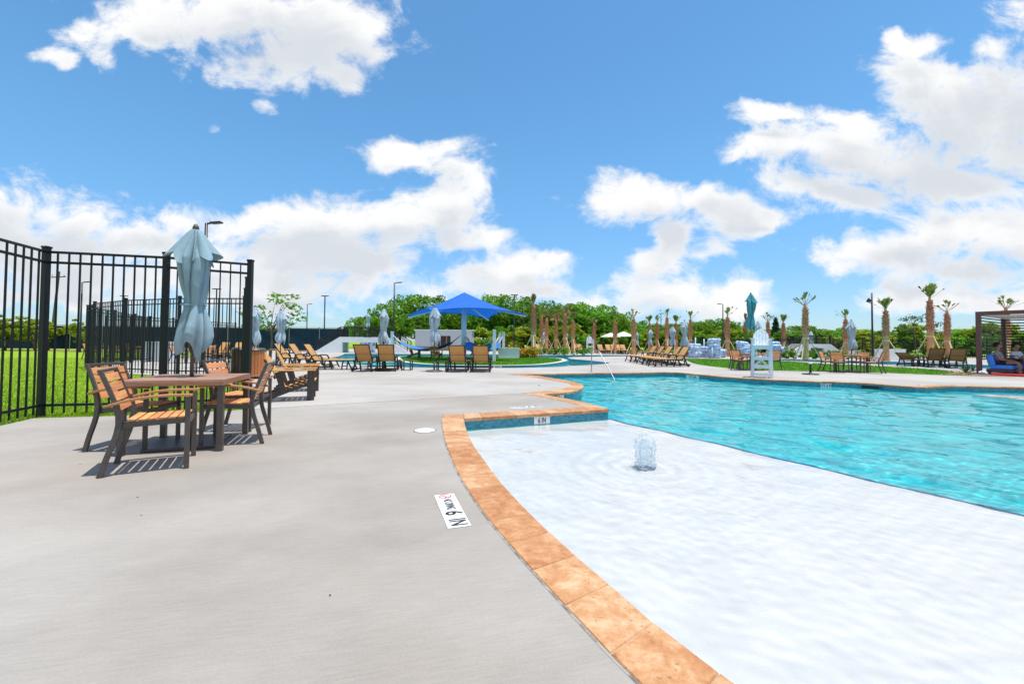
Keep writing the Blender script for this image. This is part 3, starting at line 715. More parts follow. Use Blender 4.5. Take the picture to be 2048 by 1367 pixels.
# keep clear of the river channel
ls = polyfill('lawn_strip', [st], .008, 'lawn_turf'); tag(ls, kind='structure', label='green grass strip behind the lifeguard chair')
mb_ = polyfill('mulch_bed', [catmull(PX([(1880, 748.3), (1910, 744), (1955, 745), (2048, 741), (2048, 752), (1951, 751.5), (1905, 750), (1880, 748.3)]), .3)[:-1]], .014, 'mulch'); tag(mb_, kind='structure', label='brown mulch bed at the foot of the cabana')
pb0 = polyfill('planting_bed', [[D(1010, 53), D(1700, 50), D(1700, 61.5), D(1010, 61.5)]], .006, 'mulch'); tag(pb0, kind='structure', label='brown planting bed below the tree belt')
# bare soil along the far side of the lawn
so_ = polyfill('soil_strip', [[V3(-75, 39), V3(-27, 39), V3(-26.5, 43), V3(-75, 43)]], -.006, 'mulch'); tag(so_, kind='structure', label='bare orange soil strip beyond the lawn')

# grass blades on the lawn behind the fence
def blades(name, pts, hmin, hmax, wd, m, lab):
    n = len(pts); rng = np.random.default_rng(3)
    a = rng.uniform(0, 2 * np.pi, n); h = rng.uniform(hmin, hmax, n); ln = rng.uniform(-.5, .5, (n, 2)) * h[:, None]
    p = np.array(pts); v = np.zeros((n, 3, 3))
    dx = np.stack([np.cos(a), np.sin(a)], 1) * wd
    v[:, 0, :2] = p[:, :2] - dx; v[:, 1, :2] = p[:, :2] + dx; v[:, 2, :2] = p[:, :2] + ln
    v[:, 0, 2] = v[:, 1, 2] = p[:, 2]; v[:, 2, 2] = p[:, 2] + h
    me = bpy.data.meshes.new(name); me.from_pydata(v.reshape(-1, 3).tolist(), [], np.arange(n * 3).reshape(-1, 3).tolist()); me.update()
    return tag(obj(name, me, m), lab, 'grass', kind='stuff')
def inside(p, loop):
    c = False; j = len(loop) - 1
    for i in range(len(loop)):
        a, b = loop[i], loop[j]
        if (a[1] > p[1]) != (b[1] > p[1]) and p[0] < (b[0] - a[0]) * (p[1] - a[1]) / (b[1] - a[1]) + a[0]: c = not c
        j = i
    return c
gl_loop = [edge_grass[0], edge_grass[1], edge_grass[2], edge_grass[3], FD, FE, FG, FH, FI, V3(-22, 26), V3(-34, 26), V3(-9, 5)]
pts = []
rg = random.Random(5)
while len(pts) < 75000:
    y = 5 + 21 * rg.random() ** 1.7; x = -4.5 - rg.random() * (1.25 * y - 3)
    if inside((x, y), gl_loop): pts.append((x, y, -.012))
blades('grass', pts, .02, .06, .005, 'blade', 'short green grass growing behind the black fence')
def scatter_loop(loop, n, z):
    xs = [p[0] for p in loop]; ys = [p[1] for p in loop]; out = []
    while len(out) < n:
        q = (rg.uniform(min(xs), max(xs)), rg.uniform(min(ys), max(ys)))
        if inside(q, loop): out.append((q[0], q[1], z))
    return out
mat('blade_turf', (0.07, 0.21, 0.008), 0.6, color2=(0.15, 0.33, 0.015), nscale=0.9, transl=0.35, spec=0.2, world=True)
blades('grass', scatter_loop(st, 16000, .008), .03, .07, .01, 'blade_turf', 'short grass of the strip behind the pool deck')
blades('grass', scatter_loop(cw, 16000, .012), .03, .07, .012, 'blade_turf', 'short grass on the island lawn')

# ---------------------------------------------------------------- black picket fences
PICK = MB().box((0, 0, 1.235), (.019, .019, 2.47 - .02)).mesh('picket')
PICK.materials.append(MATS['fence_black'])
def fence(label, nodes, posts, h=2.5, pitch=.147, pick=None, extra_post=True):
    root = empty('metal_fence', label, 'fence', nodes[0]); o0 = Vector(nodes[0])
    for i, n in enumerate(nodes):
        if not posts[i]: continue
        q = Vector(n) - o0
        pb = MB().box(q + Vector((0, 0, h / 2 + .01)), (.075, .075, h + .02)).build('post', 'fence_black', root, bevel=.004)
        MB().box(q + Vector((0, 0, h + .035)), (.09, .09, .03)).build('post_cap', 'fence_black', pb, bevel=.005)
    for a, b in zip(nodes, nodes[1:]):
        a, b = Vector(a) - o0, Vector(b) - o0; L = (b - a).length; d = (b - a).normalized(); ang = math.atan2(d.y, d.x)
        for z in (h - .035, h - .19, .17):
            MB().bar(a + Vector((0, 0, z)), b + Vector((0, 0, z)), .028, .036).build('rail', 'fence_black', root)
        k = max(2, round(L / pitch))
        for j in range(1, k):
            p = bpy.data.objects.new('picket', PICK); col.objects.link(p); p.parent = root
            p.location = a + d * L * j / k + Vector((0, 0, .04)); p.rotation_euler = (0, 0, ang); p.scale = (1, 1, (h - .05) / 2.47)
    return root
fence('tall black picket fence beside the dining table', [FL, FA, FB, FC], [1, 1, 1, 1])
mid1 = FC.lerp(FD, .33); mid2 = FC.lerp(FD, .66)
fence('black picket fence run seen edge-on behind the table umbrella', [FC + Vector((-.05, .12, 0)), mid1, mid2, FD + Vector((.05, -.12, 0))], [0, 1, 1, 0])
fence('second black picket fence enclosing the left-hand deck beyond the lawn', [FD, FE, FG, FH, FI], [1, 1, 1, 1, 1])
fence('black picket fence running back along the left-hand deck', [FI + Vector((-.1, .12, 0)), FI.lerp(V3(-22, 26), .35), FI.lerp(V3(-22, 26), .7), V3(-22, 26)], [0, 1, 1, 1], pitch=.16)
fence('black picket fence crossing behind the second fence', [D(212, 22), D(262, 21), D(300, 22), D(345, 23.5), D(392, 25.5), D(470, 29)], [1, 1, 1, 1, 1, 1], pitch=.16, h=2.3)

# windscreen fence far left
ws_root = empty('windscreen_fence', 'long fence with dark blue-green privacy screen far behind the lawn', 'fence', (0, 0, 0))
xs = [-78 + 3.05 * i for i in range(21)]
for i in range(len(xs) - 1):
    x0, x1 = xs[i], xs[i + 1]
    y0, y1 = 43.5 + (x0 + 40) * .06, 43.5 + (x1 + 40) * .06
    mbp = MB(); nseg = 6; vs = []
    for k in range(nseg + 1):
        t = k / nseg; x = x0 + .04 + (x1 - x0 - .08) * t; y = y0 + (y1 - y0) * t + .04 * math.sin(t * math.pi) * random.uniform(.3, 1)
        vs += [(x, y, .12), (x, y, 2.42), (x, y + .01, .12), (x, y + .01, 2.42)]
    fs = []
    for k in range(nseg):
        o = k * 4; fs += [(o, o + 4, o + 5, o + 1), (o + 2, o + 3, o + 7, o + 6), (o + 1, o + 5, o + 7, o + 3)]
    mbp.add(vs, fs).build('screen_panel', 'screen', ws_root)
    MB().tube([(x0, y0 - .03, 0), (x0, y0 - .03, 2.55)], .035, 6).build('post', 'lamp_black', ws_root)
    MB().tube([(x0, y0 - .03, 2.5), (x1, y1 - .03, 2.5)], .022, 6).build('rail', 'lamp_black', ws_root)

# low black fence behind the palms on the right
rf = empty('metal_fence', 'low black picket fence behind the palms on the right', 'fence', (0, 0, 0))
pa, pb_ = D(1400, 45.5), D(2110, 38.5)
L = (pb_ - pa).length; n = int(L / 2.4); pk = MB()
for i in range(n + 1):
    q = pa.lerp(pb_, i / n); MB().box(q + Vector((0, 0, .93)), (.07, .07, 1.86)).build('post', 'fence_black', rf)
for z in (1.76, 1.62, .14): MB().bar(pa + Vector((0, 0, z)), pb_ + Vector((0, 0, z)), .03, .045).build('rail', 'fence_black', rf)
k = int(L / .13)
for i in range(k): pk.box(pa.lerp(pb_, (i + .5) / k) + Vector((0, 0, .92)), (.022, .022, 1.7))
o = pk.build('pickets', 'fence_black', rf); o['kind'] = 'stuff'

# ---------------------------------------------------------------- patio chair (faces +x)
def make_chair(label, group):
    r = empty('patio_chair', label, 'chair', group=group)
    for s in (-1, 1):
        MB().bar((.25, s * .245, 0), (.25, s * .245, .645), .04, .026, (0, 1, 0)).build('front_leg', 'dark_metal', r, bevel=.003)
        pts = catmull([(-.335, s * .245, 0), (-.30, s * .245, .14), (-.235, s * .245, .36), (-.225, s * .245, .50), (-.255, s * .245, .64)], .05)
        MB().sweep(pts, .026, .042).build('rear_leg', 'dark_metal', r, bevel=.003)
        pts = catmull([(-.215, s * .222, .42), (-.24, s * .222, .56), (-.30, s * .222, .74), (-.355, s * .222, .885)], .05)
        MB().sweep(pts, .022, .034).build('back_post', 'dark_metal', r, bevel=.003)
        pts = catmull([(-.30, s * .258, .60), (-.15, s * .262, .643), (.05, s * .262, .668), (.285, s * .258, .664)], .05)
        MB().sweep(pts, .055, .022).build('armrest', 'wood_arm', r, bevel=.005)
        MB().bar((-.22, s * .222, .425), (.25, s * .222, .435), .024, .045).build('seat_rail', 'dark_metal', r, bevel=.003)
    MB().bar((.245, -.23, .415), (.245, .23, .415), .025, .04).build('cross_rail', 'dark_metal', r)
    MB().bar((-.205, -.22, .41), (-.205, .22, .41), .025, .04).build('cross_rail', 'dark_metal', r)
    MB().bar((-.359, -.235, .893), (-.359, .235, .893), .034, .026).build('top_rail', 'dark_metal', r, bevel=.004)
    zs = [.445, .449, .452, .454, .456, .458, .457]
    for i in range(6):
        x = -.15 + i * .071
        M = Matrix.Rotation(R(-2 + (6 if i == 0 else 0)), 3, 'Y')
        MB().box((x, 0, .455 + (.006 if i == 0 else 0) + .0015 * i), (.058, .44, .016), M).build('seat_slat', 'wood_slat', r, bevel=.003)
    for i in range(4):
        t = (i + .5) / 4; z = .535 + .335 * t; x = -.232 - .118 * t
        M = Matrix.Rotation(R(-19), 3, 'Y')
        MB().box((x, 0, z), (.014, .425, .072), M).build('back_slat', 'wood_slat', r, bevel=.003)
    return r
def leg_fit(f1, f2, r1, r2):
    f1, f2, r1, r2 = (P(*q) for q in (f1, f2, r1, r2))
    fc, rc = (f1 + f2) / 2, (r1 + r2) / 2
    d = fc - rc; return (fc + rc) / 2, math.atan2(d.y, d.x)
GCH = 'patio chairs around the near dining table'
chA = make_chair('slatted patio chair nearest the camera, in front of the dining table', GCH)
c, a = leg_fit((375.8, 936), (382.6, 911), (232.8, 950), (252, 926)); chA.location = c; chA.rotation_euler[2] = a
c = (P(192.4, 902.6) + P(294.6, 903.5)) / 2 + Vector((-.05, .25, 0))
clone(chA, 'slatted patio chair left of the dining table, its back to the lawn', c, R(4))
c, a = leg_fit((403.8, 894.9), (427, 874.9), (511.8, 886.3), (522.3, 871.1))
clone(chA, 'slatted patio chair pushed in at the pool side of the dining table', c, a)
clone(chA, 'slatted patio chair on the far side of the dining table by the fence', (P(536, 847.3) + P(504.6, 862.5) + P(422.8, 862.5) + P(455, 851)) / 4, R(3))

# ---------------------------------------------------------------- square table with planked top
def make_table(label, group=None, w=.93):
    r = empty('dining_table', label, 'table', group=group)
    h = w / 2
    for sx in (-1, 1):
        for sy in (-1, 1):
            MB().box((sx * (h - .035), sy * (h - .035), .355), (.058, .058, .71)).build('leg', 'dark_metal', r, bevel=.004)
    for s in (-1, 1):
        MB().box((0, s * (h - .017), .715), (w - .07, .034, .048)).build('apron', 'wood_table', r, bevel=.003)
        MB().box((s * (h - .017), 0, .715), (.034, w, .048)).build('apron', 'wood_table', r, bevel=.003)
    n = 8; pw = (w - .01) / n
    for i in range(n):
        y = -h + .005 + pw * (i + .5)
        MB().box((0, y, .7445), (w, pw - .004, .012)).build('plank', 'wood_table', r, bevel=.002)
    return r
q = [P(445.6, 899), P(486.6, 868.4), P(321.6, 875), P(246, 911)]
tc_ = (q[0] + q[1] + q[2] + q[3]) / 4
dv = q[0] - q[3] + q[1] - q[2]
TA = math.atan2(dv.y, dv.x)
t1 = make_table('square brown planked dining table with the tied umbrella through it'); t1.location = tc_; t1.rotation_euler[2] = TA

# ---------------------------------------------------------------- closed umbrella
def umb_mesh(seed, n=112, nz=64, vr=.17, folds=8):
    rg = random.Random(seed); ph = [rg.uniform(0, 6.28) for _ in range(14)]
    fa = sorted(rg.uniform(-.22, .22) + 2 * math.pi * k / folds for k in range(folds)); fd = [rg.uniform(.55, 1.15) for _ in range(folds)]
    def pleat(a, w):       # 0 in the creases, about 1 on the rounded folds; uneven spacing and depth
        a = a % (2 * math.pi); best = 9.; dep = 1.
        for c, d in zip(fa, fd):
            q = abs((a - c + math.pi) % (2 * math.pi) - math.pi)
            if q < best: best = q; dep = d
        return 1 - dep * math.exp(-(best / w) ** 1.25)
    def prof(z):     # z from 0 (hem) to 1.30 (crown)
        pts = [(0, .150), (.05, .168), (.12, .176), (.22, .165), (.36, .125), (.45, .098), (.48, .094), (.52, .102), (.68, .135), (.86, .158), (1.0, .155), (1.12, .10), (1.26, .045), (1.30, .03)]
        return float(np.interp(z, [p[0] for p in pts], [p[1] for p in pts]))
    vs = []; fs = []
    for i in range(nz + 1):
        z = 1.30 * i / nz
        pr = prof(z); amp = float(np.interp(z, [0, .2, .45, .5, .8, 1.0, 1.3], [.62, .60, .30, .30, .60, .62, .2])); w = float(np.interp(z, [0, .3, .48, .8, 1.3], [.22, .17, .14, .18, .25]))
        for k in range(n):
            a = 2 * math.pi * k / n
            tw = .45 * math.sin(z * 2.6 + ph[0]) + .12 * math.sin(2 * a + 4 * z + ph[1])
            f = pleat(a + tw, w)
            r = pr * (1 + .12 * (f > 0) - amp * (1 - f) + .13 * math.sin(2 * a + ph[2] + 2.4 * z) + .07 * math.sin(3 * a + ph[3] - 4 * z) + .03 * math.sin(7 * a + 9 * z + ph[6]))
            zz = z + (.075 * math.sin(3 * a + ph[4]) + .05 * math.sin(5 * a + ph[5]) - .05 * f) * max(0, 1 - z / .3)
            vs.append((r * math.cos(a) + .014 * math.sin(5 * z + ph[6]), r * math.sin(a) + .014 * math.sin(4 * z + ph[7]), zz))
    for i in range(nz):
        for k in range(n): fs.append((i * n + k, i * n + (k + 1) % n, (i + 1) * n + (k + 1) % n, (i + 1) * n + k))
    body = MB().add(vs, fs)
    vs = []; fs = []; m = 16     # wind vent tier hanging from the crown in uneven folds
    for i in range(m + 1):
        t = i / m; z = 1.335 - .36 * t
        for k in range(n):
            a = 2 * math.pi * k / n
            f = pleat(a * 1.0 + ph[8] + .15 * t, .20 + .05 * t)
            r = .04 + vr * (t ** .85) * (1.0 - .62 * (1 - f) + .20 * math.sin(2 * a + ph[9]) + .10 * math.sin(3 * a + ph[10])) * (1 + .12 * t * t)
            vs.append((r * math.cos(a), r * math.sin(a), z + t * (.10 * (1 - f) - .02 + .055 * math.sin(2 * a + ph[11]) + .03 * math.sin(5 * a + ph[12]))))
    for i in range(m):
        for k in range(n): fs.append((i * n + k, (i + 1) * n + k, (i + 1) * n + (k + 1) % n, i * n + (k + 1) % n))
    vent = MB().add(vs, fs)
    tie = MB().tube([(.118 * math.cos(t_ / 16 * 2 * math.pi), .118 * math.sin(t_ / 16 * 2 * math.pi), .478 + .006 * math.sin(t_)) for t_ in range(17)], .009, 6)
    return body, vent, tie
def make_umbrella(name_label, fabric, seed, group, n=64, nz=36, hem=1.12, base='plate', vr=.16):
    r = empty('closed_umbrella', name_label, 'umbrella', group=group)
    b, v, t = umb_mesh(seed, n, nz, vr)
    for o in (b.build('canopy', fabric, r, True), v.build('vent_flap', fabric, r, True), t.build('tie_strap', fabric, r, True)): o.location = (0, 0, hem)
    MB().tube([(0, 0, 0), (0, 0, hem + 1.36)], .021, 8).build('pole', 'dark_metal', r, True)
    MB().lathe([(.02, hem + 1.33), (.035, hem + 1.345), (.03, hem + 1.37), (.012, hem + 1.4)], 10).build('finial', 'dark_metal', r, True)
    if base == 'plate':
        MB().box((0, 0, .018), (.66, .66, .03)).build('base_plate', 'dark_metal', r, bevel=.01)
    else:
        MB().lathe([(.30, 0), (.30, .025), (.26, .05), (.05, .07), (.035, .09)], 20).build('base_plate', 'dark_metal', r, True)
    MB().tube([(0, 0, .03), (0, 0, .38)], .03, 10).build('base_sleeve', 'dark_metal', r, True)
    return r
GU_ = 'closed umbrellas around the pool'
u1 = make_umbrella('closed pale blue umbrella standing through the near dining table', 'fabric_near', 4, GU_, 200, 90, 1.08, vr=.19)
u1.location = tc_; u1.rotation_euler[2] = R(20)
uf = make_umbrella('x', 'fabric_pale', 9, GU_, base='disc')
ul = [ # px, depth, label
 (509, 15.6, 'closed pale umbrella just right of the fence end post, above the bin'), (561, 18.2, 'closed pale umbrella left of the lamp posts, before the dark screen'), (767, 17.2, 'closed pale umbrella behind the left pair of tan loungers'),
 (869, 16.8, 'closed pale umbrella beside the small table left of the blue canopy mast'), (1369, 24, 'closed pale umbrella at the head of the right lounger row, nearer of two'), (1345, 30, 'closed pale umbrella left of the taller one behind the right lounger row'),
 (1301, 41, 'closed pale umbrella before the green-topped palm, mid distance'), (1274, 46, 'closed pale umbrella against the trees, right of the open white umbrella'), (1516, 26, 'closed umbrella half hidden behind the white lifeguard chair back'),
 (1178, 60, 'tiny far closed umbrella by the far lifeguard chair'), (1155, 58, 'tiny far closed umbrella left of the far lifeguard chair'), (1088, 54, 'tiny far closed umbrella between the leftmost palms'), (1133, 52, 'tiny far closed umbrella beside the bent-frond palm'),
 (1703, 19.3, 'closed pale umbrella over the dining set right of the lifeguard chair'), (1622, 40, 'closed pale umbrella behind the second bridge railing and tall palm')]
for i, (px, d, lb) in enumerate(ul):
    o = uf if i == 0 else clone(uf, lb)
    o['label'] = lb; o.location = D(px, d); o.rotation_euler = (0, 0, i * 1.3); s_ = random.uniform(.96, 1.03)
    o.scale = (s_ * 1.12, s_ * 1.12, s_ * (.95 if px == 1703 else 1.0))
o = clone(uf, 'closed umbrella standing on top of the bridge over the river', D(735, 41.5, 1.5), 1.0)
ut = make_umbrella('tall closed teal umbrella behind the white lifeguard chair', 'fabric_teal', 17, GU_, 64, 40, 1.75)
ut.location = D(1502, 19.5); ut.scale = (1.1, 1.1, 1.12)
# open white umbrellas far off
for j, (px, d, lb) in enumerate(((1247, 50, 'open white umbrella over the far row of loungers'), (1221, 56, 'open white umbrella partly behind a palm, far off'))):
    r = empty('open_umbrella', lb, 'umbrella', D(px, d), group='open white umbrellas')
    MB().lathe([(1.35, 1.95), (1.3, 2.0), (.7, 2.25), (.1, 2.5), (.02, 2.52)], 16, lambda a, i: 1 - .04 * abs(math.sin(4 * a))).build('canopy', 'fabric_white', r)
    MB().tube([(0, 0, 0), (0, 0, 2.6)], .025, 8).build('pole', 'dark_metal', r)
    for k in range(8): MB().bar((0, 0, 2.42), (1.28 * math.cos(k * math.pi / 4), 1.28 * math.sin(k * math.pi / 4), 1.96), .02, .02).build('rib', 'dark_metal', r)

# ---------------------------------------------------------------- sling lounger (foot towards +x)
def make_lounger(label, group, sling='sling', ang=56):
    r = empty('chaise_lounger', label, 'lounger', group=group)
    ca, sa = math.cos(R(ang)), math.sin(R(ang)); hx, hz = -.32, .36; L = .80
    tp = (hx - L * ca, hz + L * sa)
    for s in (-1, 1):
        MB().bar((hx - .05, s * .315, hz), (1.22, s * .315, .37), .045, .05).build('side_rail', 'lounger_frame', r, bevel=.005)
        MB().bar((hx, s * .295, hz + .01), (tp[0], s * .295, tp[1]), .035, .035).build('back_post', 'lounger_frame', r)
        MB().sweep(catmull([(1.20, s * .325, 0), (1.10, s * .325, .2), (1.04, s * .325, .36)], .08), .045, .05).build('leg', 'lounger_frame', r)
        MB().sweep(catmull([(.78, s * .30, 0), (.80, s * .30, .2), (.84, s * .30, .36)], .08), .04, .045).build('leg', 'lounger_frame', r)
        MB().sweep(catmull([(.16, s * .345, 0), (.06, s * .345, .25), (.0, s * .345, .5), (-.06, s * .345, .565), (-.3, s * .345, .575), (-.42, s * .345, .54)], .06), .05, .045).build('armrest', 'lounger_frame', r)
        MB().sweep(catmull([(-.62, s * .33, .06), (-.5, s * .33, .3), (-.40, s * .33, .54)], .08), .045, .05).build('leg', 'lounger_frame', r)
        mw = MB().lathe([(.045, -.018), (.075, -.018), (.08, 0), (.075, .018), (.045, .018)], 14)
        wh = mw.build('wheel', 'black_plastic', r, True); wh.rotation_euler = (math.pi / 2, 0, 0); wh.location = (-.62, s * .375, .08)
        MB().bar((-.62, s * .33, .06), (.16, s * .33, .10), .03, .04).build('lower_rail', 'lounger_frame', r)
    for x, z in ((-.60, .12), (-.50, .30), (.10, .16), (1.14, .12), (.80, .14)):
        MB().bar((x, -.32, z), (x, .32, z), .035, .035).build('cross_bar', 'lounger_frame', r)
    MB().bar((tp[0], -.31, tp[1]), (tp[0], .31, tp[1]), .035, .035).build('top_bar', 'lounger_frame', r)
    def sheet(p0, p1, sag, name, par=r):
        vs = []; n = 10; m = 5; dx = Vector(p1) - Vector(p0); nrm = Vector((-dx.z, 0, dx.x)).normalized()
        for lay in (0, .006):
            for i in range(n + 1):
                for k in range(m + 1):
                    y = -.285 + .57 * k / m; p = Vector(p0) + dx * (i / n); p = p - nrm * (sag * math.sin(math.pi * i / n) * math.sin(math.pi * k / m) + lay); vs.append((p.x, y, p.z))
        fs = []; o = (n + 1) * (m + 1)
        for i in range(n):
            for k in range(m):
                a = i * (m + 1) + k; fs += [(a, a + 1, a + m + 2, a + m + 1), (o + a, o + a + m + 1, o + a + m + 2, o + a + 1)]
        return MB().add(vs, fs).build(name, sling, par, True)
    b = sheet((hx, 0, hz + .02), (tp[0], 0, tp[1]), .03, 'back_sling')
    mid = ((hx + tp[0]) / 2 - .030, (hz + tp[1]) / 2 - .012)
    MB().bar((mid[0], -.285, mid[1] - .02), (mid[0], .285, mid[1] - .02), .012, .012).build('seam_bar', 'lounger_frame', b)
    sheet((1.2, 0, .395), (hx, 0, hz + .02), .035, 'seat_sling')
    return r
GL = 'tan sling loungers on the deck'
lg = make_lounger('x', GL)
first = True
def lounger(px, py, ang, label, src=None, dx=0.0, loc=None, s=1.0):
    global first
    src = src or lg
    p = loc if loc is not None else P(px, py)
    if first and src is lg: o = lg; first = False
    else: o = clone(src)
    o['label'] = label; o.location = p; o.rotation_euler = (0, 0, R(ang)); o.scale = (s, s, s); return o
lounger(736, 741, 88, 'left lounger of the pair with backs to camera, beside the left small table')
lounger(776.5, 740.5, 97, 'right, slightly turned lounger of the pair left of the small table')
lounger(918, 742, 89, 'left lounger of the pair in front of the blue canopy mast')
lounger(963, 742, 90, 'right lounger of the pair in front of the blue canopy mast')
for i, (px, d) in enumerate(((641, 17.6), (609, 18.7), (579, 19.8))):
    lounger(0, 0, 2, orde(i) + ' lounger from the right in the row of three beside the bridge', loc=D(px, d) + Vector((.2, 0, 0)))
lounger(0, 0, -90, 'far lounger behind the second fence, left one of two', loc=D(437, 27)); lounger(0, 0, -90, 'far lounger behind the second fence, right one of two', loc=D(466, 27))
for i, (px, d) in enumerate(((1346, 22.0), (1332, 23.3), (1317, 24.7), (1302, 26.2), (1289, 27.8))):
    lounger(0, 0, 186 + (4, -5, 3, -2, 6)[i], orde(i) + ' lounger from the near end of the row facing the handrail', loc=D(px, d))
for i, px in enumerate((1204, 1220, 1231, 1240, 1250)):
    lounger(0, 0, -80, orde(i) + ' from the left in the far row of five orange loungers', loc=D(px, 47))
for i, (px, d, a, lb) in enumerate(((1155, 50, -70, 'far lounger left of the far lifeguard chair, left of two'), (1163, 50, -75, 'far lounger left of the far lifeguard chair, right of two'), (1075, 44, -85, 'small lounger among the shrubs near the leftmost palm'), (1095, 42, -10, 'pale lounger right of the orange flower bed, left of two'), (1112, 43, -10, 'pale lounger right of the orange flower bed, right of two'), (1285, 38, -20, 'lone lounger beyond the right lounger row, before a green palm'))):
    lounger(0, 0, a, lb, loc=D(px, d))
lo2 = make_lounger('x', 'olive sling loungers beyond the grass strip', 'sling_olive', 58)
lo2['label'] = 'olive lounger with its back to camera, before the tallest right palm'; lo2.location = P(1865, 734); lo2.rotation_euler[2] = R(62)
lounger(1909, 736, 58, 'olive lounger with its back to camera, nearest the cabana', lo2)
lo3 = make_lounger('low reclined olive lounger left of the folding side table', 'olive sling loungers beyond the grass strip', 'sling_olive', 30)
lo3.location = P(1822, 731.5); lo3.rotation_euler[2] = R(25)

# ---------------------------------------------------------------- small side tables
def make_side(label):
    r = empty('side_table', label, 'side table', group='small side tables')
    for i in range(5): MB().box((-.16 + .08 * i, 0, .39), (.07, .42, .02)).build('slat', 'lounger_frame' if i % 2 else 'adirondack_dark', r)
    for sx in (-1, 1):
        for sy in (-1, 1): MB().box((sx * .17, sy * .18, .19), (.04, .04, .38)).build('leg', 'lounger_frame', r)
        MB().bar((sx * .17, -.18, .05), (sx * .17, .18, .05), .03, .03).build('stretcher', 'lounger_frame', r)
    return r
sd1 = make_side('small dark side table right of the left lounger pair'); sd1.location = P(814, 740)
clone(sd1, 'small dark side table left of the right lounger pair', P(884, 742))
clone(sd1, 'small dark side table between the olive loungers', P(1836, 733))

# ---------------------------------------------------------------- adirondack chairs (face +x)
def make_adirondack(label, group, wood='adirondack', res=True):
    r = empty('adirondack_chair', label, 'chair', group=group)
    for s in (-1, 1):
        MB().box((.36, s * .29, .29), (.13, .028, .58)).build('front_leg', 'adirondack_dark', r, bevel=.003)
        pts = [(.42, s * .262, .34), (.2, s * .262, .31), (-.1, s * .262, .20), (-.48, s * .262, .05)]
        MB().sweep(catmull(pts, .1), .028, .12).build('stringer', 'adirondack_dark', r)
        MB().box((-.16, s * .29, .36), (.10, .028, .42), Matrix.Rotation(R(-16), 3, 'Y')).build('rear_leg', 'adirondack_dark', r)
        MB().box((.06, s * .335, .595), (.78, .135, .024)).build('armrest', wood, r, bevel=.004)
        for z in (.46, .54): MB().lathe([(.010, -.003), (.010, .003)], 10).build('bolt', 'steel', r).location = (.36, s * .306, z)
    for i in range(6):
        t = i / 5; x = .40 - .50 * t; z = .375 - .14 * t ** 1.2
        MB().box((x, 0, z), (.085, .58, .022), Matrix.Rotation(R(13 if i else -30), 3, 'Y')).build('seat_slat', wood, r, bevel=.003)
    A = R(-27)
    for k in range(5):
        y = -.20 + .10 * k; h = .80 - .05 * abs(k - 2)
        M = Matrix.Rotation(A + 0, 3, 'Y') @ Matrix.Rotation(R((k - 2) * -2.2), 3, 'X')
        c0 = Vector((-.12, y, .22)) + M @ Vector((0, 0, h / 2))
        MB().box(c0, (.02, .088, h), M).build('back_slat', wood, r, bevel=.003)
    for zz in (.28, .62):
        c0 = Vector((-.14, 0, .22)) + Matrix.Rotation(A, 3, 'Y') @ Vector((-.02, 0, zz)); MB().box(c0, (.025, .50, .07), Matrix.Rotation(A, 3, 'Y')).build('back_rail', 'adirondack_dark', r)
    return r
GA = 'adirondack chairs'
ad = make_adirondack('orange wooden adirondack chair nearer the camera, behind the dining table', GA)
ad.location = P(609, 803.6) + Vector((-.36, .12, 0)) + Vector((-.08, .25, 0)); ad.rotation_euler[2] = R(22)
clone(ad, 'orange wooden adirondack chair just behind the nearer one', ad.location + Vector((-.62, 1.55, 0)), R(24))
for px, py, a, lb in ((828, 715, 5, 'wooden adirondack chair facing right under the blue canopy'), (872, 718, 80, 'wooden adirondack chair seen from behind, left of the tan loungers'), (918, 712, 95, 'wooden adirondack chair seen over the left tan lounger'), (951, 711, 70, 'pale adirondack chair beyond the gap between the tan loungers'), (966, 711, 110, 'pale adirondack chair beyond the right tan lounger'), (1040, 710, 10, 'adirondack chair at the end of the white wall')):
    clone(ad, lb, P(px, py), R(a))

# ---------------------------------------------------------------- litter bins
def make_bin(label, loc, r_=.29, m='bin_slat', h=.86):
    r = empty('litter_bin', label, 'bin', loc)
    n = 22
    for k in range(n):
        a = 2 * math.pi * k / n
        MB().box((0, 0, h / 2), (.02, 2 * math.pi * r_ / n - .008, h - .08)).build('slat', m, r).matrix_local = Matrix.Rotation(a, 4, 'Z') @ Matrix.Translation((r_, 0, 0.02))
    MB().lathe([(r_ - .02, .04), (r_ - .02, h - .03)], 20).build('liner', 'black_plastic', r, True)
    MB().lathe([(r_ + .03, h - .03), (r_ + .03, h), (r_ - .03, h + .06), (r_ - .12, h + .07), (r_ - .13, h + .02)], 24).build('lid', 'dark_metal', r, True)
    return r
make_bin('round orange slatted litter bin right of the fence end post', P(508, 756))
make_bin('brown slatted litter bin seen through the fence', P(481, 752), .26, 'cabana')
make_bin('terracotta coloured pot left of the tube stack', D(1376, 37), .3, 'terracotta', .7)

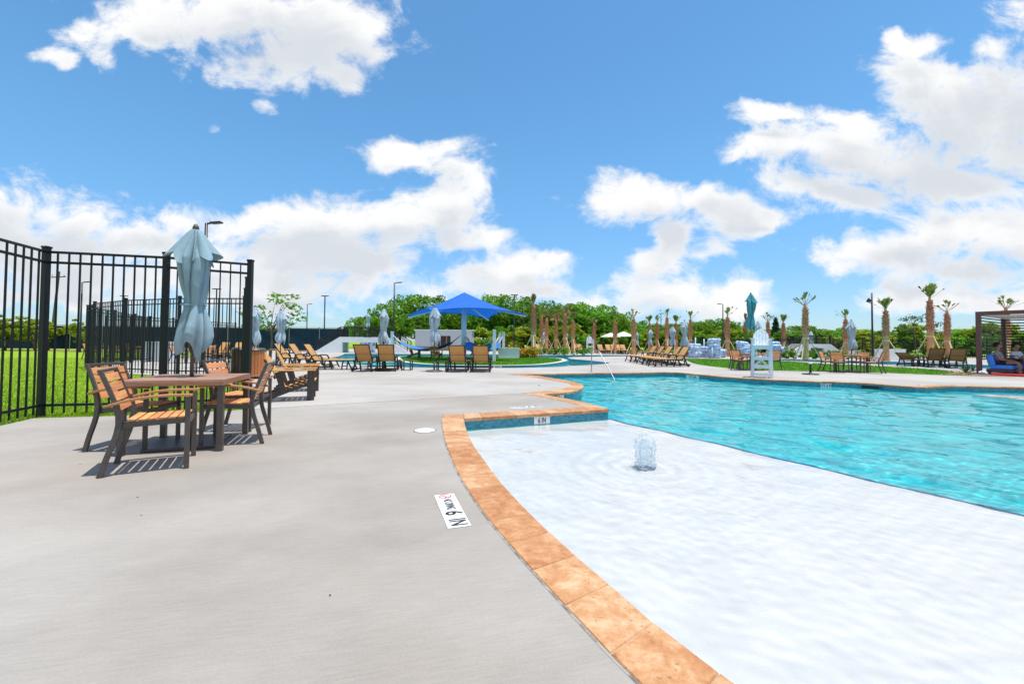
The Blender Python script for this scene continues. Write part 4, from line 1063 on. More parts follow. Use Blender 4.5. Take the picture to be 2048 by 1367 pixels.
# ---------------------------------------------------------------- far dining sets
GF = 'patio chairs of the far dining sets'
def dset(center, rot, tl, labels, offs):
    t = clone(t1, tl, center, rot)
    for lb, (dx, dy, a) in zip(labels, offs):
        v = Matrix.Rotation(rot, 3, 'Z') @ Vector((dx, dy, 0)); clone(chA, lb, center + v, rot + R(a), group=GF)
dset(D(1703, 18.6), R(35), 'square dining table under the closed umbrella right of the lifeguard chair',
     ['chair at the left end of the dining set right of the lifeguard chair', 'chair with its back to camera at the right dining set', 'chair at the far side of the right dining set', 'chair at the right end of the dining set before the grass strip'],
     [(-.75, .2, 0), (.1, -.72, 90), (-.2, .75, -90), (.8, -.1, 180)])
dset(D(1508, 19.6), R(20), 'square dining table hidden behind the lifeguard chair',
     ['chair left of the lifeguard chair, at the outer left', 'chair just left of the lifeguard chair legs', 'chair behind the lifeguard chair', 'chair just right of the lifeguard chair'],
     [(-.78, 0, 0), (-.1, .75, -90), (.2, .8, -90), (.9, -.15, 180)])
dset(D(400, 21.5), R(12), 'square table on the left-hand deck beyond the second fence', ['chair left of the table beyond the second fence', 'chair right of the table beyond the second fence', 'chair behind the table beyond the second fence'], [(-.9, 0, 0), (.9, 0, 180), (0, .85, -90)])
dset(D(218, 25), R(5), 'table near the corner of the left-hand deck, far through the fence', ['chair at the left of the far corner table', 'chair at the right of the far corner table', 'chair behind the far corner table'], [(-.9, 0, 0), (.9, 0, 180), (0, .9, -90)])
dset(D(268, 24), R(25), 'second table on the left-hand deck, far through the fence', ['left chair at the second far table through the fence', 'right chair at the second far table through the fence'], [(-.9, 0, 0), (.9, 0, 180)])
dset(D(566, 20.5), R(10), 'table behind the row of three loungers', ['chair left of the table behind the lounger row', 'chair right of the table behind the lounger row'], [(-.9, 0, 0), (.9, 0, 180)])
# equipment cabinet beyond the fence
r = empty('equipment_cabinet', 'pale grey cabinet on the grass beyond the second fence', 'cabinet', D(322, 22.5))
MB().box((0, 0, .5), (1.25, .5, 1.0)).build('body', 'post_white', r, bevel=.01); MB().box((0, 0, 1.02), (1.3, .55, .04)).build('lid', 'white_wall', r)
for s in (-1, 1): MB().box((s * .3, -.262, .5), (.55, .02, .85)).build('door', 'post_white', r)

# ---------------------------------------------------------------- lifeguard chair (faces the pool, -y)
def make_lifeguard(label, loc, rz, scale=1.0):
    r = empty('lifeguard_chair', label, 'lifeguard chair', loc, rz)
    wm = 'white_poly'
    for s in (-1, 1):
        MB().bar((s * .31, -.32, 0), (s * .28, -.22, 1.34), .05, .10, (1, 0, 0)).build('front_leg', wm, r, bevel=.004)
        MB().bar((s * .31, .42, 0), (s * .28, .22, 1.3), .05, .10, (1, 0, 0)).build('rear_leg', wm, r, bevel=.004)
        MB().bar((s * .33, -.36, 1.33), (s * .33, .26, 1.33), .11, .03).build('armrest', wm, r, bevel=.004)
        MB().bar((s * .30, -.29, .3), (s * .295, .35, .3), .03, .09).build('side_rail', wm, r)
        MB().bar((s * .285, -.22, 1.05), (s * .285, .24, 1.05), .03, .09).build('side_rail', wm, r)
        MB().bar((s * .30, -.28, .35), (s * .29, .27, .98), .03, .07).build('brace', wm, r)
    for z, y in ((.12, -.355), (.38, -.325), (.66, -.30)):
        MB().box((0, y - .03, z), (.60 - z * .06, .05, .11)).build('step', wm, r, bevel=.004)
    MB().box((0, -.29, 1.04), (.60, .04, .14)).build('front_board', wm, r, bevel=.004)
    MB().bar((-.3, .4, .3), (.3, .3, .9), .03, .07).build('cross_brace', wm, r); MB().bar((.3, .43, .3), (-.3, .33, .9), .03, .07).build('cross_brace', wm, r)
    for k in range(5): MB().box((0, -.24 + .105 * k, 1.11), (.58, .095, .022)).build('seat_slat', wm, r, bevel=.003)
    M = Matrix.Rotation(R(-14), 3, 'X')
    for k in range(5):
        x0_, x1_ = -.262 + .105 * k, -.262 + .105 * k + .098
        tops = [.60 - .26 * (abs(x0_ + (x1_ - x0_) * q / 4) / .262) ** 2.4 for q in range(5)]
        pf = [(x0_, 0), (x1_, 0)] + [(x0_ + (x1_ - x0_) * q / 4, tops[q]) for q in (4, 3, 2, 1, 0)]; n_ = len(pf)
        vs = [Vector((0, .24, 1.10)) + M @ Vector((x, y, z)) for y in (-.011, .011) for x, z in pf]
        MB().add(vs, [tuple(range(n_)), tuple(reversed(range(n_, 2 * n_)))] + [(i, n_ + i, n_ + (i + 1) % n_, (i + 1) % n_) for i in range(n_)]).build('back_slat', wm, r)
    MB().bar((-.27, .30, 1.2), (.27, .30, 1.2), .03, .08).build('back_rail', wm, r); MB().bar((-.25, .365, 1.48), (.25, .365, 1.48), .03, .07).build('back_rail', wm, r)
    r.scale = (scale,) * 3
    return r
lf = make_lifeguard('white slatted lifeguard chair at the pool edge', D(1523, 15.3), R(-27), 1.0); lf.scale = (.93, .93, 1.03)
clone(lf, 'small white lifeguard chair far off among the palms', D(1180, 48), R(-5), 1.15)

# ---------------------------------------------------------------- empty umbrella stand, handrail, deck lid
r = empty('umbrella_stand', 'empty black umbrella stand on the deck right of the lifeguard chair', 'umbrella stand', P(1621, 748.5))
MB().lathe([(.30, 0), (.30, .02), (.27, .035), (.06, .05), (.05, .08)], 24).build('base', 'lamp_black', r, True)
MB().tube([(0, 0, .03), (0, 0, .44)], .04, 10).build('sleeve', 'lamp_black', r, True)
MB().lathe([(.055, .42), (.07, .43), (.07, .45), (.02, .46)], 12).build('collar', 'post_white', r, True)
pr = P(1183, 744); pe = P(1235, 758.5, -.15)
r = empty('handrail', 'bent stainless steel handrail leading into the pool', 'handrail', pr)
e = pe - pr; dn = Vector((e.x, e.y, 0)).normalized()
MB().tube(catmull([(0, 0, 0), (0, 0, .5), (0, 0, .82), tuple(dn * .06 + Vector((0, 0, .90))), tuple(dn * .2 + Vector((0, 0, .92))), tuple(dn * .42 + Vector((0, 0, .86))), tuple(Vector((0, 0, .75)) + dn * .6), tuple(e + Vector((0, 0, -.2)))], .06), .019, 12).build('rail', 'steel', r, True)
MB().lathe([(.055, 0), (.055, .012), (.028, .025)], 16).build('flange', 'steel', r, True)
r = empty('skimmer_cover', 'round white skimmer lid set in the grey deck', 'lid', P(850, 860.7))
MB().lathe([(.132, .002), (.132, .006), (.125, .009)], 40).build('lid', 'white_poly', r, True)
for a in (0.4, 2.5): MB().lathe([(.008, .009), (.008, .0105)], 10).build('finger_hole', 'ink', r).location = (.05 * math.cos(a), .05 * math.sin(a), 0)
MB().lathe([(.150, .001), (.150, .003), (.134, .003)], 40).build('rim', 'sealant', r, True)

# ---------------------------------------------------------------- bridges over the river
def make_bridge(label, loc, rz, Lf, Ls_l, Ls_r, h, depth, op, mosaic=True, rail_h=.98):
    """wall with stairs both sides; op = (x0, x1, z top) of the opening; x from the left end of the flat top"""
    r = empty('bridge', label, 'bridge', loc, rz)
    for yy, nm in ((0, 'wall'), (depth, 'wall')):
        t = .25; x0, x1, zt = op
        prof = [(-Ls_l, 0), (-Ls_l, .18), (0, h), (Lf, h), (Lf + Ls_r, .18), (Lf + Ls_r, 0)]
        # split in three pieces around the opening so the tunnel is a real hole
        pcs = [[(-Ls_l, 0), (x0, 0), (x0, h), (0, h), (-Ls_l, .18)], [(x0, zt), (x1, zt), (x1, h), (x0, h)], [(x1, 0), (Lf + Ls_r, 0), (Lf + Ls_r, .18), (Lf, h), (x1, h)]]
        mb = MB()
        for pc in pcs:
            n = len(pc); vs = [(x, yy, z) for x, z in pc] + [(x, yy + t, z) for x, z in pc]
            mb.add(vs, [tuple(range(n)), tuple(reversed(range(n, 2 * n)))] + [(i, n + i, n + (i + 1) % n, (i + 1) % n) for i in range(n)])
        mb.build(nm, 'white_wall', r)
    MB().box((Lf / 2, depth / 2 + .125, h - .14), (Lf - .06, depth - .26, .22)).build('deck_slab', 'curb', r)
    x0, x1, zt = op
    MB().box((x0 - .1, depth / 2 + .125, zt / 2 - .2), (.18, depth - .26, zt + .4)).build('tunnel_wall', 'green_wall', r)
    MB().box((x1 + .1, depth / 2 + .125, zt / 2 - .2), (.18, depth - .26, zt + .4)).build('tunnel_wall', 'green_wall', r)
    for side in (0, 1):
        n = 8; Ls = Ls_r if side else Ls_l
        for k in range(n):
            x = (Lf + Ls * (k + .5) / n) if side else -Ls * (k + .5) / n; z = h * (1 - (k + 1) / (n + .6))
            MB().box((x, depth / 2 + .125, z / 2), (Ls / n, depth - .27, max(.05, z))).build('step', 'curb', r)
    def rail(a, b, y):
        a, b = Vector((a[0], y, a[1])), Vector((b[0], y, b[1])); up = Vector((0, 0, rail_h)); n = max(1, round((b - a).length / 1.25))
        MB().bar(a + up, b + up, .06, .06).build('rail', 'lamp_black', r); MB().bar(a + Vector((0, 0, .1)), b + Vector((0, 0, .1)), .04, .04).build('rail', 'lamp_black', r)
        for i in range(n + 1): MB().box(a.lerp(b, i / n) + Vector((0, 0, rail_h / 2)), (.065, .065, rail_h)).build('post', 'lamp_black', r)
        m = max(3, int((b - a).length / .14)); pk = MB()
        for i in range(m): pk.box(a.lerp(b, (i + .5) / m) + Vector((0, 0, .1 + (rail_h - .1) / 2)), (.02, .02, rail_h - .1))
        pk.build('pickets', 'lamp_black', r)['kind'] = 'stuff'
    for y in (.12, depth + .12):
        rail((0, h), (Lf, h), y)
        rail((-Ls_l, .18), (-.05, h - .02), y)
        rail((Lf + .05, h - .02), (Lf + Ls_r, .18), y)
    if mosaic:
        MB().box(((x0 + x1) / 2 - .15, depth + 1.0, zt / 2 + .05), ((x1 - x0) * .42, .08, zt + .25)).build('mosaic_panel', 'mosaic', r)
    return r
bl = D(679, 42.5); br_ = D(760, 43)
b1 = make_bridge('white stair bridge with black railings over the river, left', bl, 0, 4.3, 2.25, 2.4, 1.55, 1.5, (.25, 4.0, 1.02))
b2 = make_bridge('white stair bridge with green opening behind the tall right palm', D(1609, 39.5), R(-4), 2.3, 1.6, 1.4, 1.25, 2.0, (.55, 1.75, .88), False, .75)
w2 = empty('garden_wall', 'low white wall running right from the second bridge', 'wall', D(1671, 38.5), R(-4)); MB().box((.75, 0, .33), (2.3, .22, .66)).build('wall', 'white_wall', w2); MB().box((.75, 0, .68), (2.36, .28, .05)).build('cap', 'curb', w2)
w3 = empty('garden_wall', 'white block wall behind the short right palm', 'wall', D(1780, 34.5)); MB().box((0, 0, .42), (2.25, .3, .84)).build('wall', 'white_wall', w3); MB().box((0, 0, .86), (2.3, .35, .05)).build('cap', 'white_wall', w3)
w4 = empty('garden_wall', 'pale wall on the island beside the white hammock posts', 'wall', D(1018, 31)); MB().box((0, 0, .36), (1.5, .25, .72)).build('wall', 'white_wall', w4); MB().box((0, 0, .745), (1.56, .3, .05)).build('cap', 'white_wall', w4)

# ---------------------------------------------------------------- blue shade canopy
C0 = Vector((-3.13, 28.0, 0)); du, dvv = Vector((1.38, 4.0, 0)), Vector((4.0, -1.38, 0))
r = empty('shade_canopy', 'large bright blue peaked shade canopy on a single mast', 'canopy', C0)
apex = Vector((0, 0, 4.4)); cz = 2.88
cor = [Vector((q.x, q.y, cz)) for q in (dvv, du, -dvv, -du)]
n = 14
mbc = MB()
for i in range(4):
    a, b = cor[i], cor[(i + 1) % 4]
    rows = []
    for k in range(n + 1):
        t = k / n; row = []
        for j in range(n + 1):
            s_ = j / n
            e = a.lerp(b, s_); e = e + (-(a + b) / 2 * Vector((1, 1, 0))) * (.11 * 4 * s_ * (1 - s_)) + Vector((0, 0, .30 * 4 * s_ * (1 - s_)))
            p = apex.lerp(e, t); p.z -= .14 * math.sin(math.pi * t) * (1 - .5 * (4 * s_ * (1 - s_)))
            row.append(p)
        rows.append(row)
    vs = [p for row in rows for p in row]
    fs = [(k * (n + 1) + j, (k + 1) * (n + 1) + j, (k + 1) * (n + 1) + j + 1, k * (n + 1) + j + 1) for k in range(n) for j in range(n)]
    panel = MB().add(vs, fs).build('fabric_panel', 'shade_blue', r, True)
    MB().tube([rows[n][j] for j in range(n + 1)], .03, 6).build('hem', 'shade_blue', panel, True)
MB().tube([(0, 0, 0), (0, 0, 3.9)], .17, 16).build('mast', 'mast_blue', r, True)
for p in cor:
    MB().tube([(0, 0, 3.72), tuple(p * .99 + Vector((0, 0, -.06)))], .06, 8).build('strut', 'mast_blue', r, True)
MB().lathe([(.32, 0), (.32, .03), (.2, .05)], 16).build('base_plate', 'mast_blue', r)

# ---------------------------------------------------------------- hammocks and their posts
hp = [(784, 33, 'white hammock post at the far left of the island'), (988.5, 25.6, 'tallest white hammock post, nearest on the island lawn'), (1007, 31.5, 'white hammock post beside the island wall'), (999, 35, 'white hammock post half hidden behind the nearer one')]
MAST = C0
for i, (px, d, lb) in enumerate(hp):
    p = D(px, d)
    t = empty('hammock_post', lb, 'post', p, group='hammock posts'); MB().box((0, 0, .93), (.19, .19, 1.86)).build('post', 'post_white', t, bevel=.01); MB().box((0, 0, 1.88), (.22, .22, .05)).build('cap', 'post_white', t, bevel=.01)
    lbs = ['blue hammock strung from the mast to the far left post', 'blue hammock strung from the mast towards the nearest white post', 'blue hammock strung from the mast to the post by the wall', 'blue hammock strung behind the others to the rear post']
    a, b = MAST + Vector((0, 0, 1.75)), p + Vector((0, 0, 1.7)); d_ = (b - a); side = Vector((-d_.y, d_.x, 0)).normalized()
    hm = empty('hammock', lbs[i], 'hammock', a, group='blue hammocks on the island')
    vs = []; nn_ = 24; mm = 6
    for k in range(nn_ + 1):
        t_ = k / nn_; u = .14 + .72 * t_; c_ = a + d_ * u - a; c_.z -= 1.25 * (1 - (2 * u - 1) ** 2) ; wd = .08 + .52 * math.sin(math.pi * t_) ** .6
        for j in range(mm + 1):
            s_ = j / mm * 2 - 1; vs.append(c_ + side * wd * s_ + Vector((0, 0, .16 * s_ * s_ * math.sin(math.pi * t_))))
    fs = [(k * (mm + 1) + j, k * (mm + 1) + j + 1, (k + 1) * (mm + 1) + j + 1, (k + 1) * (mm + 1) + j) for k in range(nn_) for j in range(mm)]
    MB().add(vs, fs).build('sling_bed', 'hammock_blue', hm, True).modifiers.new('thickness', 'SOLIDIFY').thickness = .015
    for e_, idx in ((Vector((0, 0, 0)), 0), (b - a, nn_)):
        for j in range(0, mm + 1, 2): MB().tube([tuple(e_), tuple(vs[idx * (mm + 1) + j])], .012, 5).build('rope', 'rope', hm)

# ---------------------------------------------------------------- pump building behind the island
r = empty('pump_building', 'low pale metal building with dark doorway behind the blue canopy', 'building', D(887, 56))
MB().box((0, 1.5, 1.55), (7.4, 3, 2.1)).build('wall', 'building', r); MB().box((0, 1.45, .25), (7.5, 3.1, .5)).build('stone_base', 'stone', r)
MB().box((0, 1.5, 2.66), (7.7, 3.3, .12)).build('roof', 'post_white', r)
MB().box((.05, -.02, 1.25), (1.7, .06, 1.3)).build('doorway', 'cabana_slat', r)
for x in (-.4, .4): MB().box((x, -.07, 1.25), (.12, .05, 1.3)).build('door_post', 'wood_arm', r)
for i in range(24): MB().box((-3.6 + i * .313, -.012, 1.55), (.03, .03, 2.05)).build('rib', 'building', r)

# ---------------------------------------------------------------- lamp posts
def make_lamp(label, px, d, top, arm=1, style='flat'):
    h = ZAT(px, top, d); r = empty('lamp_post', label, 'lamp post', D(px, d), group='black lamp posts')
    MB().tube([(0, 0, 0), (0, 0, .3), (0, 0, h)], [.10, .07, .055], 10).build('pole', 'lamp_black', r, True)
    MB().lathe([(.16, 0), (.16, .03), (.09, .06)], 12).build('base', 'lamp_black', r)
    if style == 'flat':
        MB().bar((0, 0, h - .02), (arm * .25, 0, h + .02), .05, .06).build('arm', 'lamp_black', r)
        MB().box((arm * .42, 0, h + .03), (.42, .24, .06), Matrix.Rotation(R(-5 * arm), 3, 'Y')).build('lamp_head', 'lamp_black', r, bevel=.01)
    elif style == 'tee':
        MB().box((0, 0, h + .03), (.75, .24, .08)).build('lamp_head', 'lamp_black', r, bevel=.01)
    else:
        MB().bar((0, 0, h - .55), (-.28, 0, h - .5), .05, .05).build('arm', 'lamp_black', r); MB().bar((0, 0, h - .85), (-.25, 0, h - .75), .04, .04).build('arm', 'lamp_black', r)
        MB().lathe([(.16, 0), (.15, .12), (.05, .3)], 12).build('lamp_head', 'lamp_black', r).location = (-.24, 0, h - .72)
make_lamp('black lamp post rising behind the near table umbrella', 406, 17.7, 445, 1)
make_lamp('tall black lamp post left of the blue canopy', 787, 35, 565, 1)
make_lamp('black lamp post left of the bridge, taller of two', 648, 46, 592, 1, 'tee')
make_lamp('black lamp post left of the bridge, shorter of two', 613, 57, 608, 1)
make_lamp('black lamp post just right of the blue canopy peak', 1028, 45, 590, 1, 'tee')
make_lamp('shorter black lamp post at the right edge of the blue canopy', 1047, 57, 611, 1)
make_lamp('black lamp post with side lantern between the right palms', 1745, 33, 585, 1, 'lantern')
make_lamp('black lamp post with head to the left, behind the tube stacks', 1446, 50, 608, -1)
make_lamp('black lamp post seen through the left fence panel', 160, 36.7, 564, 1)
make_lamp('black lamp post above the second fence corner post', 245, 48, 592, -1, 'tee')
make_lamp('black lamp post between near umbrella and fence end post', 430.5, 41, 578, 1, 'tee')
make_lamp('thin black pole among the middle palms', 1322, 70, 627, 1, 'tee')
r = empty('utility_pole', 'leaning wooden utility pole seen through the left fence', 'utility pole', D(101, 58)); MB().tube([(0, 0, 0), (.8, 0, 10.2)], [.16, .12], 8).build('pole', 'utility_wood', r); MB().bar((-.2, 0, 9.4), (1.7, 0, 9.5), .1, .12).build('crossarm', 'utility_wood', r)
for k in range(3): MB().lathe([(.05, 0), (.06, .1), (.02, .2)], 8).build('insulator', 'stone', r).location = (-.1 + .8 * k, 0, 9.55)

# ---------------------------------------------------------------- pool tubes
def tube_mesh():
    vs = []; fs = []; n, m = 32, 12
    for i in range(n):
        a = 2 * math.pi * i / n; w_ = 1 + .05 * math.sin(8 * a)
        for j in range(m):
            b = 2 * math.pi * j / m; rr0 = .38 + .15 * w_ * math.cos(b); vs.append((rr0 * math.cos(a), rr0 * math.sin(a), .14 * w_ * math.sin(b)))
    for i in range(n):
        for j in range(m): fs.append((i * m + j, ((i + 1) % n) * m + j, ((i + 1) % n) * m + (j + 1) % m, i * m + (j + 1) % m))
    return MB().add(vs, fs)
tm = tube_mesh().mesh('pool_tube', True); tm.materials.append(MATS['tube'])
hm_ = MB().box((0, 0, 0), (.05, .14, .03)).mesh('handle'); hm_.materials.append(MATS['hammock_blue'])
stacks = [(1388, 36, 5, 'left tube stack right of the loungers'), (1405, 37.5, 4, 'low tube stack in the middle'), (1428, 36, 7, 'tallest tube stack beside the staked palm'), (1441, 38, 3, 'low tube stack right of the tallest stack'), (1486, 37, 6, 'tube stack left of the lifeguard chair'), (1501, 38.5, 5, 'tube stack half behind the lifeguard chair'), (1548, 36.5, 6, 'tube stack right of the lifeguard chair'), (1560, 38, 4, 'outer tube stack right of the lifeguard chair')]
for px, d, k, lb in stacks:
    base = D(px, d)
    for i in range(k):
        o = bpy.data.objects.new('pool_tube', tm); col.objects.link(o)
        o.location = base + Vector((random.uniform(-.08, .08), random.uniform(-.08, .08), .15 + i * .225)); o.rotation_euler = (random.uniform(-.1, .1), random.uniform(-.1, .1), random.uniform(0, 6))
        pos_ = 'bottom' if i == 0 else ('top' if i == k - 1 else orde(i) + ' from the bottom')
        tag(o, f'inflatable tube, {pos_} in the {lb}', 'pool tube', 'inflatable tubes in stacks')
        for s in (0, math.pi):
            h_ = bpy.data.objects.new('handle', hm_); col.objects.link(h_); h_.parent = o; h_.location = (.37 * math.cos(s), .37 * math.sin(s), .125); h_.rotation_euler = (0, 0, s)
for i, (px, d, hgt, lb) in enumerate(((1391, 36, 1.7, 'thin white pole through the left tube stack'), (1408, 37.5, 1.6, 'thicker pale pole between the tube stacks'), (1424.5, 35.2, .85, 'short pole in front of the tallest tube stack'))):
    r = empty('storage_pole', lb, 'pole', D(px, d), group='tube storage poles'); MB().tube([(0, 0, 0), (0, 0, hgt)], .05, 8).build('pole', 'mast_blue', r, True); MB().lathe([(.2, 0), (.2, .03), (.06, .05)], 12).build('base', 'steel', r)

# ---------------------------------------------------------------- palms
def make_palm(kind, seed):
    rg = random.Random(seed); r = empty('palm_tree', 'x', 'palm', group='staked palms')
    H = 4.6
    # trunk: smooth below, boots above
    prof = [(.27, 0), (.245, .15), (.22, .8), (.205, 1.6), (.205, 2.1), (.205, 2.6), (.185, 3.3), (.14, 3.7), (.095, 4.1), (.06, H - .35)]
    pr = []
    for i in range(len(prof) - 1):
        for k in range(4): t = k / 4; pr.append((prof[i][0] * (1 - t) + prof[i + 1][0] * t, prof[i][1] * (1 - t) + prof[i + 1][1] * t))
    pr.append(prof[-1])
    nz = [rg.uniform(.93, 1.07) for _ in range(len(pr) * 14)]
    MB().lathe(pr, 14, lambda a, i: nz[i * 14 + int(a / 6.2832 * 14 + .5) % 14]).build('trunk', 'palm_trunk', r, False)
    boots = MB()
    for i in range(120):
        z = 1.95 + 2.0 * (i / 120); a = i * 2.4; rr = float(np.interp(z, [p[1] for p in prof], [p[0] for p in prof]))
        d = Vector((math.cos(a), math.sin(a), 0)); sd_ = Vector((-d.y, d.x, 0)); q = d * (rr - .03) + Vector((0, 0, z))
        tip = q + d * rg.uniform(.08, .20) + Vector((0, 0, rg.uniform(.06, .16))); wv = rg.uniform(.05, .08)
        boots.add([q - sd_ * wv, q + sd_ * wv, tip + sd_ * wv * .6, tip - sd_ * wv * .6, q + Vector((0, 0, -.08)) + d * .03], [(0, 1, 2, 3), (4, 1, 0), (4, 2, 1), (4, 3, 2), (4, 0, 3)])
    boots.build('boots', 'palm_boot', r)['kind'] = 'stuff'
    def fan(mb, c, d, L, spread, nleaf):        # fan leaf: pleated blade segments around direction d
        d = d.normalized(); sd_ = d.cross(Vector((0, 0, 1)))
        if sd_.length < .05: sd_ = Vector((1, 0, 0))
        sd_.normalize(); nr = sd_.cross(d)
        tw = rg.uniform(-.6, .6); s2 = sd_ * math.cos(tw) + nr * math.sin(tw)
        for k in range(nleaf):
            a = (k / (nleaf - 1) - .5) * spread; t = d * math.cos(a) + s2 * math.sin(a); L2 = L * rg.uniform(.8, 1.05) * (1 - .2 * abs(a) / spread)
            wd = (s2 * math.cos(a) - d * math.sin(a)) * (.028 + .5 * L * spread / nleaf * .5)
            m_ = c + t * L2 * .7 + nr * .012 * (-1) ** k; e_ = c + t * L2 + nr * .012 * (-1) ** k
            mb.add([c, m_ - wd * .8, e_, m_ + wd * .8], [(0, 1, 2, 3)])
    stalks = MB(); fr = MB(); dk_ = MB()
    cnt = {'green': 15, 'spread': 8, 'brown': 10, 'thin': 7, 'droop': 12}[kind]
    for i in range(cnt):
        a = i * 2.4 + rg.uniform(-.4, .4); ti = {'green': rg.uniform(.05, .42), 'spread': rg.uniform(.05, .95), 'brown': rg.uniform(.03, .22), 'thin': rg.uniform(.05, .4), 'droop': rg.uniform(.15, .7)}[kind]
        d = Vector((math.cos(a) * math.sin(ti), math.sin(a) * math.sin(ti), math.cos(ti))); base = Vector((d.x * .06, d.y * .06, H - .55))
        L = {'green': rg.uniform(.15, .75), 'spread': rg.uniform(.45, .9), 'brown': rg.uniform(.1, .55), 'thin': rg.uniform(.3, .65), 'droop': rg.uniform(.5, .85)}[kind]; tip = base + d * L
        if kind == 'droop': tip = base + d * L * .8 + Vector((math.cos(a), math.sin(a), 0)) * .25
        stalks.tube([base, base.lerp(tip, .6) + Vector((0, 0, .03)), tip], .016, 5, False)
        dd_ = d if kind != 'droop' or rg.random() < .3 else Vector((math.cos(a) * .6, math.sin(a) * .6, -.8))
        fan(fr, tip, dd_, {'green': rg.uniform(.5, .75), 'spread': rg.uniform(.35, .5), 'brown': rg.uniform(.55, .85), 'thin': rg.uniform(.42, .6), 'droop': rg.uniform(.5, .7)}[kind], R({'green': 62, 'spread': 55, 'brown': 34, 'thin': 46, 'droop': 46}[kind]), 9)
    for i in range({'green': 4, 'spread': 7, 'brown': 2, 'thin': 4, 'droop': 2}[kind]):   # loose dark folded leaves on thin stalks
        a = rg.uniform(0, 6.28); ti = rg.uniform(.5, 1.25); d = Vector((math.cos(a) * math.sin(ti), math.sin(a) * math.sin(ti), math.cos(ti))); base = Vector((0, 0, H - .5)); tip = base + d * rg.uniform(.6, 1.05)
        stalks.tube([base, tip], .008, 4, False); fan(dk_, tip, d, rg.uniform(.28, .42), R(30), 6)
    st_m = 'palm_green' if kind in ('green', 'thin') else 'palm_brown'
    stalks.build('stalks', st_m, r)['kind'] = 'stuff'
    fr.build('fronds', {'green': 'palm_green', 'spread': 'palm_green', 'thin': 'palm_green', 'brown': 'palm_brown', 'droop': 'palm_brown'}[kind], r)['kind'] = 'stuff'
    if dk_.v: dk_.build('folded_leaves', 'palm_dark', r)['kind'] = 'stuff'
    MB().lathe([(.235, 1.55), (.25, 1.57), (.25, 1.66), (.235, 1.68)], 14).build('band', 'stake', r)
    for k in range(3):
        a = k * 2.094 + .5; MB().bar((.24 * math.cos(a), .24 * math.sin(a), 1.6), (1.15 * math.cos(a), 1.15 * math.sin(a), 0), .085, .045).build('brace', 'stake', r)
    return r, H - .0 + {'green': .65, 'spread': .55, 'brown': .45, 'thin': .4, 'droop': .35}[kind]
PAL = {k: make_palm(k, 3 + i) for i, k in enumerate(('green', 'spread', 'brown', 'thin', 'droop'))}
used_p = set()
palms = [(1066.6, 587, 38, 'brown'), (1083, 618, 55, 'thin'), (1093, 622, 50, 'brown'), (1112, 630, 52, 'droop'), (1130, 612, 44, 'droop'), (1146, 622, 50, 'green'), (1188, 633, 48, 'spread'), (1230, 627, 46, 'thin'), (1267, 616, 45, 'spread'), (1299, 628, 50, 'green'), (1314, 631, 56, 'thin'), (1334, 617, 48, 'thin'), (1352, 628, 55, 'green'), (1381, 622, 50, 'thin'), (1455, 615, 40, 'thin'), (1491, 627, 50, 'brown'), (1536, 624, 46, 'spread'), (1567, 626, 46, 'green'), (1611, 583, 33.5, 'spread'), (1692, 619, 38, 'thin'), (1772, 591, 32.5, 'green'), (1861, 563, 34, 'green'), (1895, 599, 36, 'spread'), (2013, 590, 31, 'spread')]
kdesc = {'brown': 'palm with a dry brown tied crown', 'droop': 'palm with drooping brown fronds', 'thin': 'slim-crowned palm', 'spread': 'palm with loose spread dark leaves', 'green': 'palm with a tufted green crown'}
for i, (px, top, d, kd) in enumerate(palms):
    src, hh = PAL[kd]; H_ = ZAT(px, top, d)
    o = src if kd not in used_p else clone(src); used_p.add(kd)
    nm = kdesc[kd]
    o['label'] = f'{nm}, {orde(i)} palm counted from the left'
    o.location = D(px, d); o.rotation_euler = (0, 0, 1.7 * i); z_ = H_ / hh; xy = (z_ * .45 + .55) * random.uniform(.84, .97); o.scale = (xy, xy, z_)

# ---------------------------------------------------------------- broadleaf trees
def crown_mesh(seed, rx, rz, zc, clumps, leaves, leaf, flat=.8):
    rng = np.random.default_rng(seed); V = []; 
    u = rng.normal(size=(clumps, 3)); u /= np.linalg.norm(u, axis=1)[:, None]
    rad = rng.uniform(.45, 1.0, clumps) ** .6
    cc = u * rad[:, None] * np.array([rx, rx, rz]) ; cc[:, 2] = np.where(cc[:, 2] < 0, cc[:, 2] * .8, cc[:, 2])
    lump = 1 + .22 * np.sin(u[:, 0] * 5 + seed) * np.cos(u[:, 1] * 4 + seed * 2); cc *= lump[:, None]
    sz = rng.uniform(.16, .30, clumps) * rx
    for c_, s_ in zip(cc, sz):
        p = rng.normal(size=(leaves, 3)); p /= np.linalg.norm(p, axis=1)[:, None]; p *= (rng.uniform(.3, 1, leaves) ** .5)[:, None] * s_; p[:, 2] *= .7
        p += c_
        a = rng.normal(size=(leaves, 3)); a /= np.linalg.norm(a, axis=1)[:, None]; b = rng.normal(size=(leaves, 3)); b -= a * (a * b).sum(1)[:, None]; b /= np.linalg.norm(b, axis=1)[:, None]
        l = leaf * rng.uniform(.6, 1.3, leaves)[:, None]
        V.append(np.stack([p - a * l, p - b * l * .5, p + a * l, p + b * l * .5], 1))
    V = np.concatenate(V); V[:, :, 2] += zc; n = len(V)
    me = bpy.data.meshes.new('crown'); me.from_pydata(V.reshape(-1, 3).tolist(), [], np.arange(n * 4).reshape(-1, 4).tolist()); me.update(); return me, cc
